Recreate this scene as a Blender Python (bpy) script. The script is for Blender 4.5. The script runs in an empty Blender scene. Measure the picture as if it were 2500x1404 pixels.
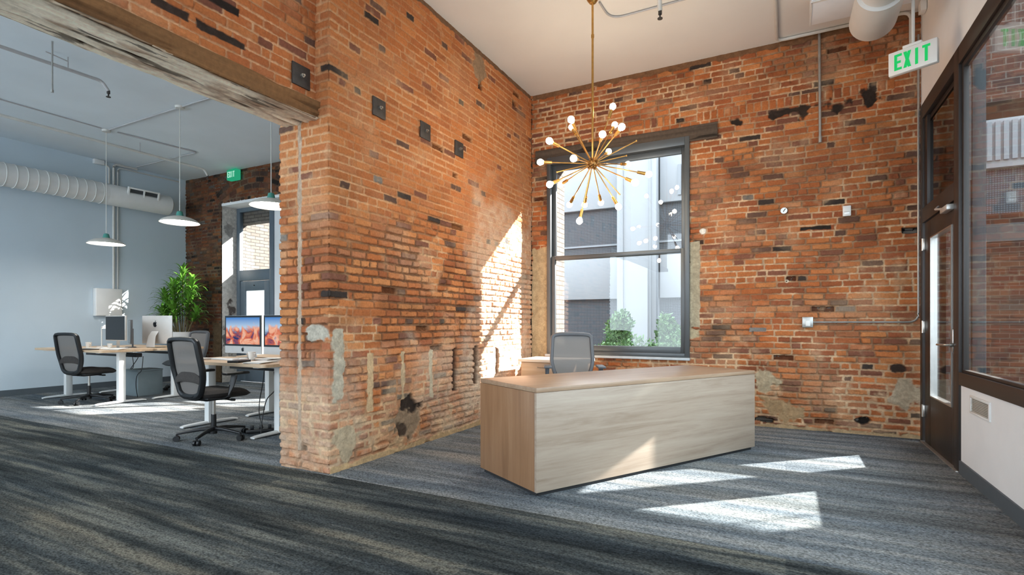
import bpy, bmesh, math, random
import numpy as np
from mathutils import Vector, Matrix
random.seed(4)
SC = bpy.context.scene
COL = SC.collection
PI = math.pi

# ---------------------------------------------------------------- colour helpers
def lin(c):
    c = c / 255.0
    return c / 12.92 if c <= 0.04045 else ((c + 0.055) / 1.055) ** 2.4
def rgb(r, g, b): return (lin(r), lin(g), lin(b))

# ---------------------------------------------------------------- materials
def new_mat(name):
    m = bpy.data.materials.new(name); m.use_nodes = True
    nt = m.node_tree; nt.nodes.clear()
    out = nt.nodes.new('ShaderNodeOutputMaterial')
    return m, nt, out
def N(nt, t, **kw):
    n = nt.nodes.new(t)
    for k, v in kw.items():
        if k == 'inp':
            for kk, vv in v.items(): n.inputs[kk].default_value = vv
        else: setattr(n, k, v)
    return n
def ramp(nt, stops, interp='LINEAR'):
    n = nt.nodes.new('ShaderNodeValToRGB'); cr = n.color_ramp; cr.interpolation = interp
    while len(cr.elements) < len(stops): cr.elements.new(0.5)
    for e, (p, c) in zip(cr.elements, stops):
        e.position = p; e.color = (*c, 1)
    return n
def P(name, col, rough=0.5, metal=0.0, var=0.08, scale=12.0, bump=0.0, bscale=60.0, stretch=(1, 1, 1), spec=0.5):
    m, nt, out = new_mat(name)
    b = N(nt, 'ShaderNodeBsdfPrincipled', inp={'Roughness': rough, 'Metallic': metal})
    b.inputs['Specular IOR Level'].default_value = spec
    tc = N(nt, 'ShaderNodeTexCoord'); mp = N(nt, 'ShaderNodeMapping'); mp.inputs['Scale'].default_value = stretch
    nt.links.new(tc.outputs['Object'], mp.inputs['Vector'])
    no = N(nt, 'ShaderNodeTexNoise', inp={'Scale': scale, 'Detail': 4.0})
    nt.links.new(mp.outputs[0], no.inputs['Vector'])
    r = ramp(nt, [(0.3, tuple(c * (1 - var) for c in col)), (0.7, tuple(min(1, c * (1 + var)) for c in col))])
    nt.links.new(no.outputs['Fac'], r.inputs[0]); nt.links.new(r.outputs[0], b.inputs['Base Color'])
    if bump:
        n2 = N(nt, 'ShaderNodeTexNoise', inp={'Scale': bscale, 'Detail': 3.0}); nt.links.new(mp.outputs[0], n2.inputs['Vector'])
        bp = N(nt, 'ShaderNodeBump', inp={'Strength': bump, 'Distance': 0.004})
        nt.links.new(n2.outputs['Fac'], bp.inputs['Height']); nt.links.new(bp.outputs[0], b.inputs['Normal'])
    nt.links.new(b.outputs[0], out.inputs[0])
    return m
def EMIT(name, col, s):
    m, nt, out = new_mat(name)
    e = N(nt, 'ShaderNodeEmission'); e.inputs[0].default_value = (*col, 1); e.inputs[1].default_value = s
    nt.links.new(e.outputs[0], out.inputs[0]); return m
def wood(name, axis, c_dark, c_mid, c_light, rough=0.42, fine=1.0):
    m, nt, out = new_mat(name)
    b = N(nt, 'ShaderNodeBsdfPrincipled', inp={'Roughness': rough})
    tc = N(nt, 'ShaderNodeTexCoord'); mp = N(nt, 'ShaderNodeMapping')
    s = [14.0, 14.0, 14.0]; s['xyz'.index(axis)] = 0.8
    mp.inputs['Scale'].default_value = s
    nt.links.new(tc.outputs['Object'], mp.inputs['Vector'])
    n1 = N(nt, 'ShaderNodeTexNoise', inp={'Scale': 1.0 * fine, 'Detail': 6.0, 'Roughness': 0.6, 'Distortion': 0.9})
    n2 = N(nt, 'ShaderNodeTexNoise', inp={'Scale': 5.0 * fine, 'Detail': 6.0, 'Roughness': 0.7, 'Distortion': 0.4})
    for n in (n1, n2): nt.links.new(mp.outputs[0], n.inputs['Vector'])
    r = ramp(nt, [(0.25, c_dark), (0.5, c_mid), (0.75, c_light)])
    mx = N(nt, 'ShaderNodeMath', operation='MULTIPLY_ADD'); mx.inputs[1].default_value = 0.3
    sb = N(nt, 'ShaderNodeMath', operation='MULTIPLY'); sb.inputs[1].default_value = 0.72
    nt.links.new(n1.outputs['Fac'], sb.inputs[0]); nt.links.new(n2.outputs['Fac'], mx.inputs[0]); nt.links.new(sb.outputs[0], mx.inputs[2])
    nt.links.new(mx.outputs[0], r.inputs[0]); nt.links.new(r.outputs[0], b.inputs['Base Color'])
    nt.links.new(b.outputs[0], out.inputs[0]); return m
def glass_mat(name, tint=(1, 1, 1), f0=0.045, rough=0.0):
    m, nt, out = new_mat(name)
    tr = N(nt, 'ShaderNodeBsdfTransparent'); tr.inputs[0].default_value = (*tint, 1)
    gl = N(nt, 'ShaderNodeBsdfGlossy'); gl.inputs['Roughness'].default_value = rough
    ge = N(nt, 'ShaderNodeNewGeometry')
    dt = N(nt, 'ShaderNodeVectorMath', operation='DOT_PRODUCT')
    nt.links.new(ge.outputs['Incoming'], dt.inputs[0]); nt.links.new(ge.outputs['Normal'], dt.inputs[1])
    ab = N(nt, 'ShaderNodeMath', operation='ABSOLUTE'); nt.links.new(dt.outputs['Value'], ab.inputs[0])
    om = N(nt, 'ShaderNodeMath', operation='SUBTRACT'); om.inputs[0].default_value = 1.0; nt.links.new(ab.outputs[0], om.inputs[1])
    pw = N(nt, 'ShaderNodeMath', operation='POWER'); pw.inputs[1].default_value = 5.0; nt.links.new(om.outputs[0], pw.inputs[0])
    ma = N(nt, 'ShaderNodeMath', operation='MULTIPLY_ADD'); ma.inputs[1].default_value = 1 - f0; ma.inputs[2].default_value = f0
    nt.links.new(pw.outputs[0], ma.inputs[0])
    mx = N(nt, 'ShaderNodeMixShader'); nt.links.new(ma.outputs[0], mx.inputs[0])
    nt.links.new(tr.outputs[0], mx.inputs[1]); nt.links.new(gl.outputs[0], mx.inputs[2])
    nt.links.new(mx.outputs[0], out.inputs[0]); return m
def mesh_fabric(name, col, trans):
    m, nt, out = new_mat(name)
    tr = N(nt, 'ShaderNodeBsdfTransparent'); df = N(nt, 'ShaderNodeBsdfDiffuse'); df.inputs[0].default_value = (*col, 1)
    mx = N(nt, 'ShaderNodeMixShader'); mx.inputs[0].default_value = 1 - trans
    nt.links.new(tr.outputs[0], mx.inputs[1]); nt.links.new(df.outputs[0], mx.inputs[2]); nt.links.new(mx.outputs[0], out.inputs[0]); return m
def vcol_mat(name, rough=0.9, nscale=55.0, amt=0.22, bump=0.35):
    m, nt, out = new_mat(name)
    b = N(nt, 'ShaderNodeBsdfPrincipled', inp={'Roughness': rough}); b.inputs['Specular IOR Level'].default_value = 0.25
    at = N(nt, 'ShaderNodeAttribute'); at.attribute_name = 'Col'
    tc = N(nt, 'ShaderNodeTexCoord')
    no = N(nt, 'ShaderNodeTexNoise', inp={'Scale': nscale, 'Detail': 5.0, 'Roughness': 0.65}); nt.links.new(tc.outputs['Object'], no.inputs['Vector'])
    r = ramp(nt, [(0.25, (1 - amt,) * 3), (0.75, (1 + amt,) * 3)]); nt.links.new(no.outputs['Fac'], r.inputs[0])
    mu = N(nt, 'ShaderNodeMix', data_type='RGBA', blend_type='MULTIPLY'); mu.inputs[0].default_value = 1
    nt.links.new(at.outputs['Color'], mu.inputs[6]); nt.links.new(r.outputs[0], mu.inputs[7])
    nt.links.new(mu.outputs[2], b.inputs['Base Color'])
    bp = N(nt, 'ShaderNodeBump', inp={'Strength': bump, 'Distance': 0.004}); nt.links.new(no.outputs['Fac'], bp.inputs['Height'])
    nt.links.new(bp.outputs[0], b.inputs['Normal']); nt.links.new(b.outputs[0], out.inputs[0]); return m
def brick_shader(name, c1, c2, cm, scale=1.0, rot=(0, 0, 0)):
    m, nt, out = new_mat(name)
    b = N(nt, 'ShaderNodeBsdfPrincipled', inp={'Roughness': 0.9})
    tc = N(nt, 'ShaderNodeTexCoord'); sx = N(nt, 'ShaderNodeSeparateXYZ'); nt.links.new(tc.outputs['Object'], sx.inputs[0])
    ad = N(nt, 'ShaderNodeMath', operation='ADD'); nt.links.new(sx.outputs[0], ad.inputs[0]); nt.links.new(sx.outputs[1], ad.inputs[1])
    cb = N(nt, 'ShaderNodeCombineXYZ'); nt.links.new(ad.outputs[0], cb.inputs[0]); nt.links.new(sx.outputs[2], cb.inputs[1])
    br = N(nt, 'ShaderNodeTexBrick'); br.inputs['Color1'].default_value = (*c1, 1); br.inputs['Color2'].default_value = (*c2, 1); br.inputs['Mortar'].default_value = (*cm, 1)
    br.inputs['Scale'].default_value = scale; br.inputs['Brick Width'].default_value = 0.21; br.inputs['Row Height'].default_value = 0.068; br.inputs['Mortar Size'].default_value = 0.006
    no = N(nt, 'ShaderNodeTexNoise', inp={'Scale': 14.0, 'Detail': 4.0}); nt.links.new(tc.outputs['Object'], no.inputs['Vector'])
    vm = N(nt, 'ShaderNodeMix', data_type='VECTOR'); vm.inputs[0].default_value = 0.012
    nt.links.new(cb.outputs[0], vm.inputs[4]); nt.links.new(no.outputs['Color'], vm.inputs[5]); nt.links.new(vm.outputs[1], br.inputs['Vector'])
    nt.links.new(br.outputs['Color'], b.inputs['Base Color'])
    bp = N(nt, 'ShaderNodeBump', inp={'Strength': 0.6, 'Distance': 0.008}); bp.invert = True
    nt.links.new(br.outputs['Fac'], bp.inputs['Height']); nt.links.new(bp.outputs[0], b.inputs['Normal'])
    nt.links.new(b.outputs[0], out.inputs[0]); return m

M = {}
M['brick'] = vcol_mat('brick_relief')
M['timber'] = vcol_mat('old_timber', nscale=30, amt=0.2)
M['white_wall'] = P('painted_white_wall', rgb(232, 233, 234), 0.85, var=0.03, scale=3, bump=0.05)
M['ceiling'] = P('ceiling_paint', rgb(223, 221, 218), 0.9, var=0.04, scale=1.2, bump=0.05)
M['ceiling_office'] = P('office_ceiling_paint', rgb(222, 230, 235), 0.9, var=0.04, scale=1.2, bump=0.05)
M['blue_wall'] = P('pale_blue_wall_paint', rgb(196, 210, 220), 0.9, var=0.025, scale=2, bump=0.05)
M['dark_base'] = P('slate_skirting_paint', rgb(80, 88, 94), 0.6, var=0.05)
M['bronze'] = P('dark_bronze_frame', rgb(52, 46, 44), 0.42, metal=0.2, var=0.06, scale=4)
M['steel_grey'] = P('grey_window_frame', rgb(88, 92, 95), 0.38, metal=0.35, var=0.05, scale=4)
M['blue_grey'] = P('blue_grey_door_paint', rgb(92, 105, 116), 0.5, var=0.05)
M['glass'] = glass_mat('clear_glass')
M['glass_front'] = glass_mat('storefront_glass', tint=(0.95, 0.98, 0.98), f0=0.05)
M['glass_tint'] = glass_mat('tinted_glass', tint=(0.24, 0.27, 0.28), f0=0.07)  # tint added to hold the transom's sun off the desk
M['dusty_glass'] = glass_mat('dusty_glass', tint=(0.93, 0.96, 0.98), f0=0.06)
M['white_metal'] = P('white_enamel', rgb(228, 228, 226), 0.4, var=0.03, scale=5)
M['duct'] = P('white_duct_paint', rgb(212, 212, 210), 0.5, var=0.04, scale=5)
M['pipe_white'] = P('white_painted_pipe', rgb(205, 203, 198), 0.5, var=0.05)
M['pipe_grey'] = P('grey_painted_pipe', rgb(176, 174, 175), 0.5, var=0.05)
M['galv'] = P('galvanised_steel', rgb(170, 168, 164), 0.35, metal=0.7, var=0.12, scale=20)
M['chrome'] = P('brushed_nickel', rgb(200, 196, 190), 0.28, metal=0.9, var=0.05)
M['iron'] = P('dark_iron', rgb(72, 68, 66), 0.55, metal=0.5, var=0.15, scale=30, bump=0.2)
M['brass'] = P('aged_brass', rgb(196, 152, 86), 0.3, metal=0.9, var=0.12, scale=25)
M['brass_dark'] = P('dark_brass', rgb(140, 102, 58), 0.35, metal=0.85, var=0.2, scale=40)
M['bulb'] = EMIT('lit_bulb', (1.0, 0.84, 0.62), 42)
M['pend_light'] = EMIT('lit_diffuser', (1.0, 0.95, 0.87), 22)
M['black_plastic'] = P('black_plastic', rgb(24, 25, 27), 0.42, var=0.08)
M['black_fabric'] = P('charcoal_fabric', rgb(60, 55, 52), 0.9, var=0.12, scale=60, bump=0.3, bscale=300)
M['grey_fabric'] = P('grey_fabric', rgb(120, 124, 128), 0.9, var=0.1, scale=60)
M['mesh_dark'] = mesh_fabric('dark_mesh_fabric', rgb(128, 123, 119), 0.26)
M['mesh_grey'] = mesh_fabric('grey_mesh_fabric', rgb(142, 140, 139), 0.2)
M['grey_plastic'] = P('grey_plastic', rgb(96, 99, 104), 0.5, var=0.05)
M['aluminium'] = P('satin_aluminium', rgb(205, 203, 200), 0.35, metal=0.5, var=0.03)
M['screen_black'] = P('black_glass', rgb(24, 27, 31), 0.12, var=0.1)
M['teal'] = P('teal_enamel', rgb(70, 140, 128), 0.45, var=0.06)
M['shade'] = P('cream_shade_enamel', rgb(205, 200, 190), 0.45, var=0.04)
M['leaf'] = P('glossy_leaf', rgb(88, 138, 46), 0.38, var=0.4, scale=6)
M['shrub'] = P('shrub_leaf', rgb(112, 150, 102), 0.6, var=0.4, scale=5)
M['stem'] = P('plant_stem', rgb(110, 100, 70), 0.8, var=0.2)
M['soil'] = P('potting_soil', rgb(60, 45, 35), 0.95, var=0.3, scale=60)
M['paper'] = P('white_paper', rgb(235, 234, 230), 0.8, var=0.02)
M['plaster'] = P('old_plaster', rgb(190, 178, 158), 0.95, var=0.15, scale=25, bump=0.3)
M['oak_x'] = wood('pale_oak_along', 'x', rgb(140, 118, 98), rgb(171, 152, 134), rgb(187, 171, 154))
M['oak_top'] = wood('pale_oak_top', 'x', rgb(142, 112, 87), rgb(166, 138, 113), rgb(182, 156, 132), rough=0.33)
M['oak_z_bounce'] = wood('oak_upright_bounce', 'z', rgb(118, 84, 57), rgb(148, 110, 79), rgb(164, 128, 97))  # warm brick bounce on the desk sides tinted into the oak
M['maple_x'] = wood('maple_desk_top', 'x', rgb(176, 142, 108), rgb(202, 172, 140), rgb(216, 192, 164))
M['kick'] = P('black_plinth', rgb(36, 36, 38), 0.7, var=0.05)
M['sign_white'] = P('sign_white_plastic', rgb(226, 224, 220), 0.4, var=0.02)
M['sign_green'] = EMIT('lit_green_letters', rgb(40, 205, 105), 0.42)
M['sign_green_body'] = EMIT('lit_green_acrylic', rgb(52, 190, 140), 0.3)
M['sign_letters_pale'] = EMIT('lit_pale_letters', rgb(190, 250, 225), 0.42)
M['facade'] = P('white_render', rgb(158, 162, 166), 0.8, var=0.03, scale=0.6)
M['facade_grey'] = P('pale_grey_cladding', rgb(138, 143, 148), 0.6, var=0.03, scale=0.6)
M['concrete'] = P('paving_concrete', rgb(120, 118, 116), 0.9, var=0.1, scale=3)
M['brick_white'] = brick_shader('whitewashed_brick', rgb(112, 106, 98), rgb(96, 90, 83), rgb(58, 53, 49))
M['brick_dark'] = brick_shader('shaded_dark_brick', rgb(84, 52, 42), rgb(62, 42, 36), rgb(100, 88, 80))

def translucent(name, col):
    m, nt, out = new_mat(name); a = N(nt, 'ShaderNodeBsdfTranslucent'); b = N(nt, 'ShaderNodeBsdfDiffuse')
    for q in (a, b): q.inputs[0].default_value = (*col, 1)
    mx = N(nt, 'ShaderNodeMixShader'); mx.inputs[0].default_value = .5; nt.links.new(a.outputs[0], mx.inputs[1]); nt.links.new(b.outputs[0], mx.inputs[2]); nt.links.new(mx.outputs[0], out.inputs[0]); return m
M['added_panel'] = translucent('added_white_panel', rgb(220, 224, 226))
# perforated metal screens outside: dark panel with a diamond grid of holes
def perforated(name):
    m, nt, out = new_mat(name)
    b = N(nt, 'ShaderNodeBsdfPrincipled', inp={'Roughness': 0.6})
    tc = N(nt, 'ShaderNodeTexCoord'); sx = N(nt, 'ShaderNodeSeparateXYZ'); nt.links.new(tc.outputs['Object'], sx.inputs[0])
    vs = []
    for op in ('ADD', 'SUBTRACT'):
        a = N(nt, 'ShaderNodeMath', operation=op); nt.links.new(sx.outputs[0], a.inputs[0]); nt.links.new(sx.outputs[2], a.inputs[1])
        k = N(nt, 'ShaderNodeMath', operation='MULTIPLY'); k.inputs[1].default_value = 72.0; nt.links.new(a.outputs[0], k.inputs[0])
        s = N(nt, 'ShaderNodeMath', operation='SINE'); nt.links.new(k.outputs[0], s.inputs[0]); vs.append(s)
    mu = N(nt, 'ShaderNodeMath', operation='MULTIPLY'); nt.links.new(vs[0].outputs[0], mu.inputs[0]); nt.links.new(vs[1].outputs[0], mu.inputs[1])
    r = ramp(nt, [(0.0, rgb(52, 57, 63)), (0.35, rgb(92, 98, 104))]); nt.links.new(mu.outputs[0], r.inputs[0])
    nt.links.new(r.outputs[0], b.inputs['Base Color']); nt.links.new(b.outputs[0], out.inputs[0]); return m
M['perf'] = perforated('perforated_screen')

# carpet: planks with soft stripes running along the room's width
def carpet(name, stops, seedoff, stripe):
    m, nt, out = new_mat(name)
    b = N(nt, 'ShaderNodeBsdfPrincipled', inp={'Roughness': 1.0}); b.inputs['Specular IOR Level'].default_value = 0.05
    tc = N(nt, 'ShaderNodeTexCoord')
    def noise(scale3, det, loc=(0, 0, 0), rough=0.55):
        mp = N(nt, 'ShaderNodeMapping'); mp.inputs['Scale'].default_value = scale3; mp.inputs['Location'].default_value = loc
        nt.links.new(tc.outputs['Object'], mp.inputs['Vector'])
        n = N(nt, 'ShaderNodeTexNoise', inp={'Scale': 1.0, 'Detail': det, 'Roughness': rough}); nt.links.new(mp.outputs[0], n.inputs['Vector']); return n
    # plank layout: each plank shifts the stripes a little
    br = N(nt, 'ShaderNodeTexBrick'); br.offset = 0.37
    br.inputs['Color1'].default_value = (0, 0, 0, 1); br.inputs['Color2'].default_value = (1, 1, 1, 1); br.inputs['Mortar'].default_value = (0.5,) * 3 + (1,)
    br.inputs['Scale'].default_value = 1.0; br.inputs['Brick Width'].default_value = 1.0; br.inputs['Row Height'].default_value = 0.25; br.inputs['Mortar Size'].default_value = 0.0015
    nt.links.new(tc.outputs['Object'], br.inputs['Vector'])
    n1 = noise((0.42, stripe, 1), 3, (seedoff, 3, 0)); n2 = noise((1.1, stripe * 2.6, 1), 3, (2, seedoff, 0)); n3 = noise((5, 30, 1), 2)
    a = N(nt, 'ShaderNodeMath', operation='MULTIPLY_ADD'); a.inputs[1].default_value = 0.55
    c = N(nt, 'ShaderNodeMath', operation='MULTIPLY'); c.inputs[1].default_value = 0.33
    nt.links.new(n2.outputs['Fac'], c.inputs[0]); nt.links.new(n1.outputs['Fac'], a.inputs[0]); nt.links.new(c.outputs[0], a.inputs[2])
    d = N(nt, 'ShaderNodeMath', operation='MULTIPLY_ADD'); d.inputs[1].default_value = 0.07
    nt.links.new(br.outputs['Color'], d.inputs[0]); nt.links.new(a.outputs[0], d.inputs[2])
    e = N(nt, 'ShaderNodeMath', operation='MULTIPLY_ADD'); e.inputs[1].default_value = 0.09
    nt.links.new(n3.outputs['Fac'], e.inputs[0]); nt.links.new(d.outputs[0], e.inputs[2])
    r = ramp(nt, stops); nt.links.new(e.outputs[0], r.inputs[0])
    # hue drift between blue grey and warm grey
    n4 = noise((0.35, stripe * 0.8, 1), 3, (7, 11 + seedoff, 0))
    hr = ramp(nt, [(0.3, (0.92, 1.0, 1.1)), (0.55, (1.0, 1.0, 0.98)), (0.75, (1.1, 1.0, 0.9))]); nt.links.new(n4.outputs['Fac'], hr.inputs[0])
    mu = N(nt, 'ShaderNodeMix', data_type='RGBA', blend_type='MULTIPLY'); mu.inputs[0].default_value = 1
    nt.links.new(r.outputs[0], mu.inputs[6]); nt.links.new(hr.outputs[0], mu.inputs[7])
    # yarn loops
    vo = N(nt, 'ShaderNodeTexVoronoi', inp={'Scale': 1.0}); mpv = N(nt, 'ShaderNodeMapping'); mpv.inputs['Scale'].default_value = (62, 100, 62); mpv.inputs['Rotation'].default_value = (0, 0, .5)
    nt.links.new(tc.outputs['Object'], mpv.inputs['Vector']); nt.links.new(mpv.outputs[0], vo.inputs['Vector'])
    f0 = noise((95, 120, 95), 3, rough=0.75)
    f = N(nt, 'ShaderNodeMath', operation='MULTIPLY_ADD'); f.inputs[1].default_value = -0.45; nt.links.new(vo.outputs['Distance'], f.inputs[0]); nt.links.new(f0.outputs['Fac'], f.inputs[2])
    fr = ramp(nt, [(0.05, (0.42,) * 3), (0.55, (1.62,) * 3)]); nt.links.new(f.outputs[0], fr.inputs[0])
    mu2 = N(nt, 'ShaderNodeMix', data_type='RGBA', blend_type='MULTIPLY'); mu2.inputs[0].default_value = 1
    nt.links.new(mu.outputs[2], mu2.inputs[6]); nt.links.new(fr.outputs[0], mu2.inputs[7])
    nt.links.new(mu2.outputs[2], b.inputs['Base Color'])
    bp = N(nt, 'ShaderNodeBump', inp={'Strength': 0.7, 'Distance': 0.006}); nt.links.new(f.outputs[0], bp.inputs['Height']); nt.links.new(bp.outputs[0], b.inputs['Normal'])
    nt.links.new(b.outputs[0], out.inputs[0]); return m
M['carpet_dark'] = carpet('dark_striped_carpet', [(0.36, rgb(36, 39, 41)), (0.46, rgb(57, 61, 62)), (0.54, rgb(76, 79, 78)), (0.65, rgb(118, 116, 107))], 0, 6.2)
M['carpet_light'] = carpet('light_striped_carpet', [(0.36, rgb(82, 88, 93)), (0.48, rgb(110, 115, 119)), (0.62, rgb(146, 147, 146))], 5, 5.0)

# ---------------------------------------------------------------- mesh builder
class MB:
    def __init__(s): s.bm = bmesh.new()
    def box(s, c, d, rot=None, bev=0.0, seg=2):
        t = bmesh.new(); bmesh.ops.create_cube(t, size=1.0)
        bmesh.ops.scale(t, vec=d, verts=t.verts)
        if bev: bmesh.ops.bevel(t, geom=t.edges[:], offset=bev, segments=seg, affect='EDGES', profile=0.5)
        m = Matrix.Translation(c)
        if rot is not None: m = m @ (rot if isinstance(rot, Matrix) else Matrix.Rotation(rot, 4, 'Z'))
        t.transform(m); s._add(t); return s
    def b2(s, lo, hi, bev=0.0):
        return s.box([(a + b) / 2 for a, b in zip(lo, hi)], [abs(b - a) for a, b in zip(lo, hi)], bev=bev)
    def _add(s, t):
        me = bpy.data.meshes.new('tmp'); t.to_mesh(me); t.free(); s.bm.from_mesh(me); bpy.data.meshes.remove(me)
    def cyl(s, p0, p1, r0, r1=None, n=20, caps=True):
        r1 = r0 if r1 is None else r1
        p0 = Vector(p0); p1 = Vector(p1); d = p1 - p0
        t = bmesh.new(); bmesh.ops.create_cone(t, cap_ends=caps, segments=n, radius1=r0, radius2=r1, depth=d.length)
        t.transform(Matrix.Translation((p0 + p1) / 2) @ d.to_track_quat('Z', 'Y').to_matrix().to_4x4()); s._add(t); return s
    def sphere(s, c, r, n=16, sc=(1, 1, 1)):
        t = bmesh.new(); bmesh.ops.create_uvsphere(t, u_segments=n, v_segments=max(6, n * 2 // 3), radius=r)
        bmesh.ops.scale(t, vec=sc, verts=t.verts); bmesh.ops.translate(t, vec=c, verts=t.verts); s._add(t); return s
    def lathe(s, prof, c=(0, 0, 0), n=32, rot=None):
        t = bmesh.new(); rings = []
        for r, z in prof:
            rings.append([t.verts.new((max(r, 1e-4) * math.cos(2 * PI * i / n), max(r, 1e-4) * math.sin(2 * PI * i / n), z)) for i in range(n)])
        for a, b in zip(rings, rings[1:]):
            for i in range(n): t.faces.new((a[i], a[(i + 1) % n], b[(i + 1) % n], b[i]))
        m = Matrix.Translation(c)
        if rot is not None: m = m @ rot
        t.transform(m); s._add(t); return s
    def sweep(s, pts, w, tk, ref=(0, 0, 1), closed=False, n=10, power=2.6, caps=True):
        """rounded section of width w and thickness tk along pts; tk lies along ref"""
        pts = [Vector(p) for p in pts]; L = len(pts); t = s.bm; rings = []; ref = Vector(ref)
        for i, p in enumerate(pts):
            a = pts[(i - 1) % L] if (closed or i > 0) else p
            b = pts[(i + 1) % L] if (closed or i < L - 1) else p
            d = (b - a).normalized(); sd = d.cross(ref)
            if sd.length < 1e-4: sd = d.cross(Vector((1, 0, 0.1)))
            sd.normalize(); up = sd.cross(d).normalized()
            ww = w[i] if isinstance(w, (list, tuple)) else w
            tt = tk[i] if isinstance(tk, (list, tuple)) else tk
            ring = []
            for k in range(n):
                an = 2 * PI * k / n; cx, sy = math.cos(an), math.sin(an)
                ex = math.copysign(abs(cx) ** (2 / power), cx) * ww / 2; ey = math.copysign(abs(sy) ** (2 / power), sy) * tt / 2
                ring.append(t.verts.new(p + sd * ex + up * ey))
            rings.append(ring)
        for i in range(L if closed else L - 1):
            a = rings[i]; b = rings[(i + 1) % L]
            for k in range(n): t.faces.new((a[k], a[(k + 1) % n], b[(k + 1) % n], b[k]))
        if not closed and caps:
            t.faces.new(rings[0]); t.faces.new(rings[-1][::-1])
        return s
    def tube(s, pts, r, n=10, closed=False):
        return s.sweep(pts, 2 * r, 2 * r, ref=(0.013, 0.021, 1), n=n, power=2.0, closed=closed)
    def prism(s, outline, z0, z1, m=None):
        t = bmesh.new(); a = [t.verts.new((x, y, z0)) for x, y in outline]; b = [t.verts.new((x, y, z1)) for x, y in outline]
        t.faces.new(a[::-1]); t.faces.new(b); L = len(a)
        for i in range(L): t.faces.new((a[i], a[(i + 1) % L], b[(i + 1) % L], b[i]))
        if m is not None: t.transform(m)
        s._add(t); return s
    def quad(s, *vs):
        s.bm.faces.new([s.bm.verts.new(v) for v in vs]); return s
    def build(s, name, mat, parent=None, smooth=True, angle=35):
        bmesh.ops.recalc_face_normals(s.bm, faces=s.bm.faces)
        me = bpy.data.meshes.new(name); s.bm.to_mesh(me); s.bm.free()
        me.materials.append(mat)
        if smooth:
            me.shade_smooth(); me.set_sharp_from_angle(angle=math.radians(angle))
        o = bpy.data.objects.new(name, me); COL.objects.link(o)
        if parent is not None: o.parent = parent
        return o

def tag(o, label=None, cat=None, group=None, kind=None):
    if label: o['label'] = label
    if cat: o['category'] = cat
    if group: o['group'] = group
    if kind: o['kind'] = kind
    return o
def thing(name, label, cat, loc=(0, 0, 0), rz=0.0, group=None):
    o = bpy.data.objects.new(name, None); o.empty_display_size = 0.1; COL.objects.link(o)
    o.location = loc; o.rotation_euler = (0, 0, rz); return tag(o, label, cat, group)
def struct(o, label=None): o['kind'] = 'structure'; return tag(o, label) if label else o
def copy_tree(o, label=None, loc=None, rz=None, parent=None, top=True):
    c = o.copy(); COL.objects.link(c)
    if parent is not None: c.parent = parent
    if top:
        if label: c['label'] = label
        if loc is not None: c.location = loc
        if rz is not None: c.rotation_euler = (0, 0, rz)
    for ch in [k for k in bpy.data.objects if k.parent == o and k != c]: copy_tree(ch, parent=c, top=False)
    return c
def arc(cx, cy, r, a0, a1, n): return [(cx + r * math.cos(a0 + (a1 - a0) * i / n), cy + r * math.sin(a0 + (a1 - a0) * i / n)) for i in range(n + 1)]
def bend(pts, r=0.06, n=5):
    """round the corners of a polyline"""
    pts = [Vector(p) for p in pts]; out = [pts[0]]
    for a, b, c in zip(pts, pts[1:], pts[2:]):
        u = (a - b); v = (c - b); rr = min(r, u.length / 2.1, v.length / 2.1); p = b + u.normalized() * rr; q = b + v.normalized() * rr
        for i in range(n + 1):
            k = i / n; out.append((1 - k) ** 2 * p + 2 * k * (1 - k) * b + k * k * q)
    out.append(pts[-1]); return out

# ---------------------------------------------------------------- numpy noise
def _h(ix, iy, s):
    n = (ix.astype(np.int64) * 374761393 + iy.astype(np.int64) * 668265263 + s * 974634777) & 0xffffffff
    n = ((n ^ (n >> 13)) * 1274126177) & 0xffffffff
    n = ((n ^ (n >> 16)) * 2246822519) & 0xffffffff
    return ((n ^ (n >> 15)) & 0xffff) / 65535.0
def vn(x, y, s):
    ix = np.floor(x); iy = np.floor(y); fx = x - ix; fy = y - iy
    fx = fx * fx * (3 - 2 * fx); fy = fy * fy * (3 - 2 * fy)
    a = _h(ix, iy, s); b = _h(ix + 1, iy, s); c = _h(ix, iy + 1, s); d = _h(ix + 1, iy + 1, s)
    return (a * (1 - fx) + b * fx) * (1 - fy) + (c * (1 - fx) + d * fx) * fy
def fbm(x, y, s, o=4):
    t = np.zeros_like(x); a = 0.5; tot = 0
    for i in range(o):
        t += a * vn(x, y, s + i * 17); tot += a; a *= 0.5; x = x * 2.03 + 5.1; y = y * 2.03 + 1.7
    return t / tot
def sst(a, b, x):
    t = np.clip((x - a) / (b - a), 0, 1); return t * t * (3 - 2 * t)

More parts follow.
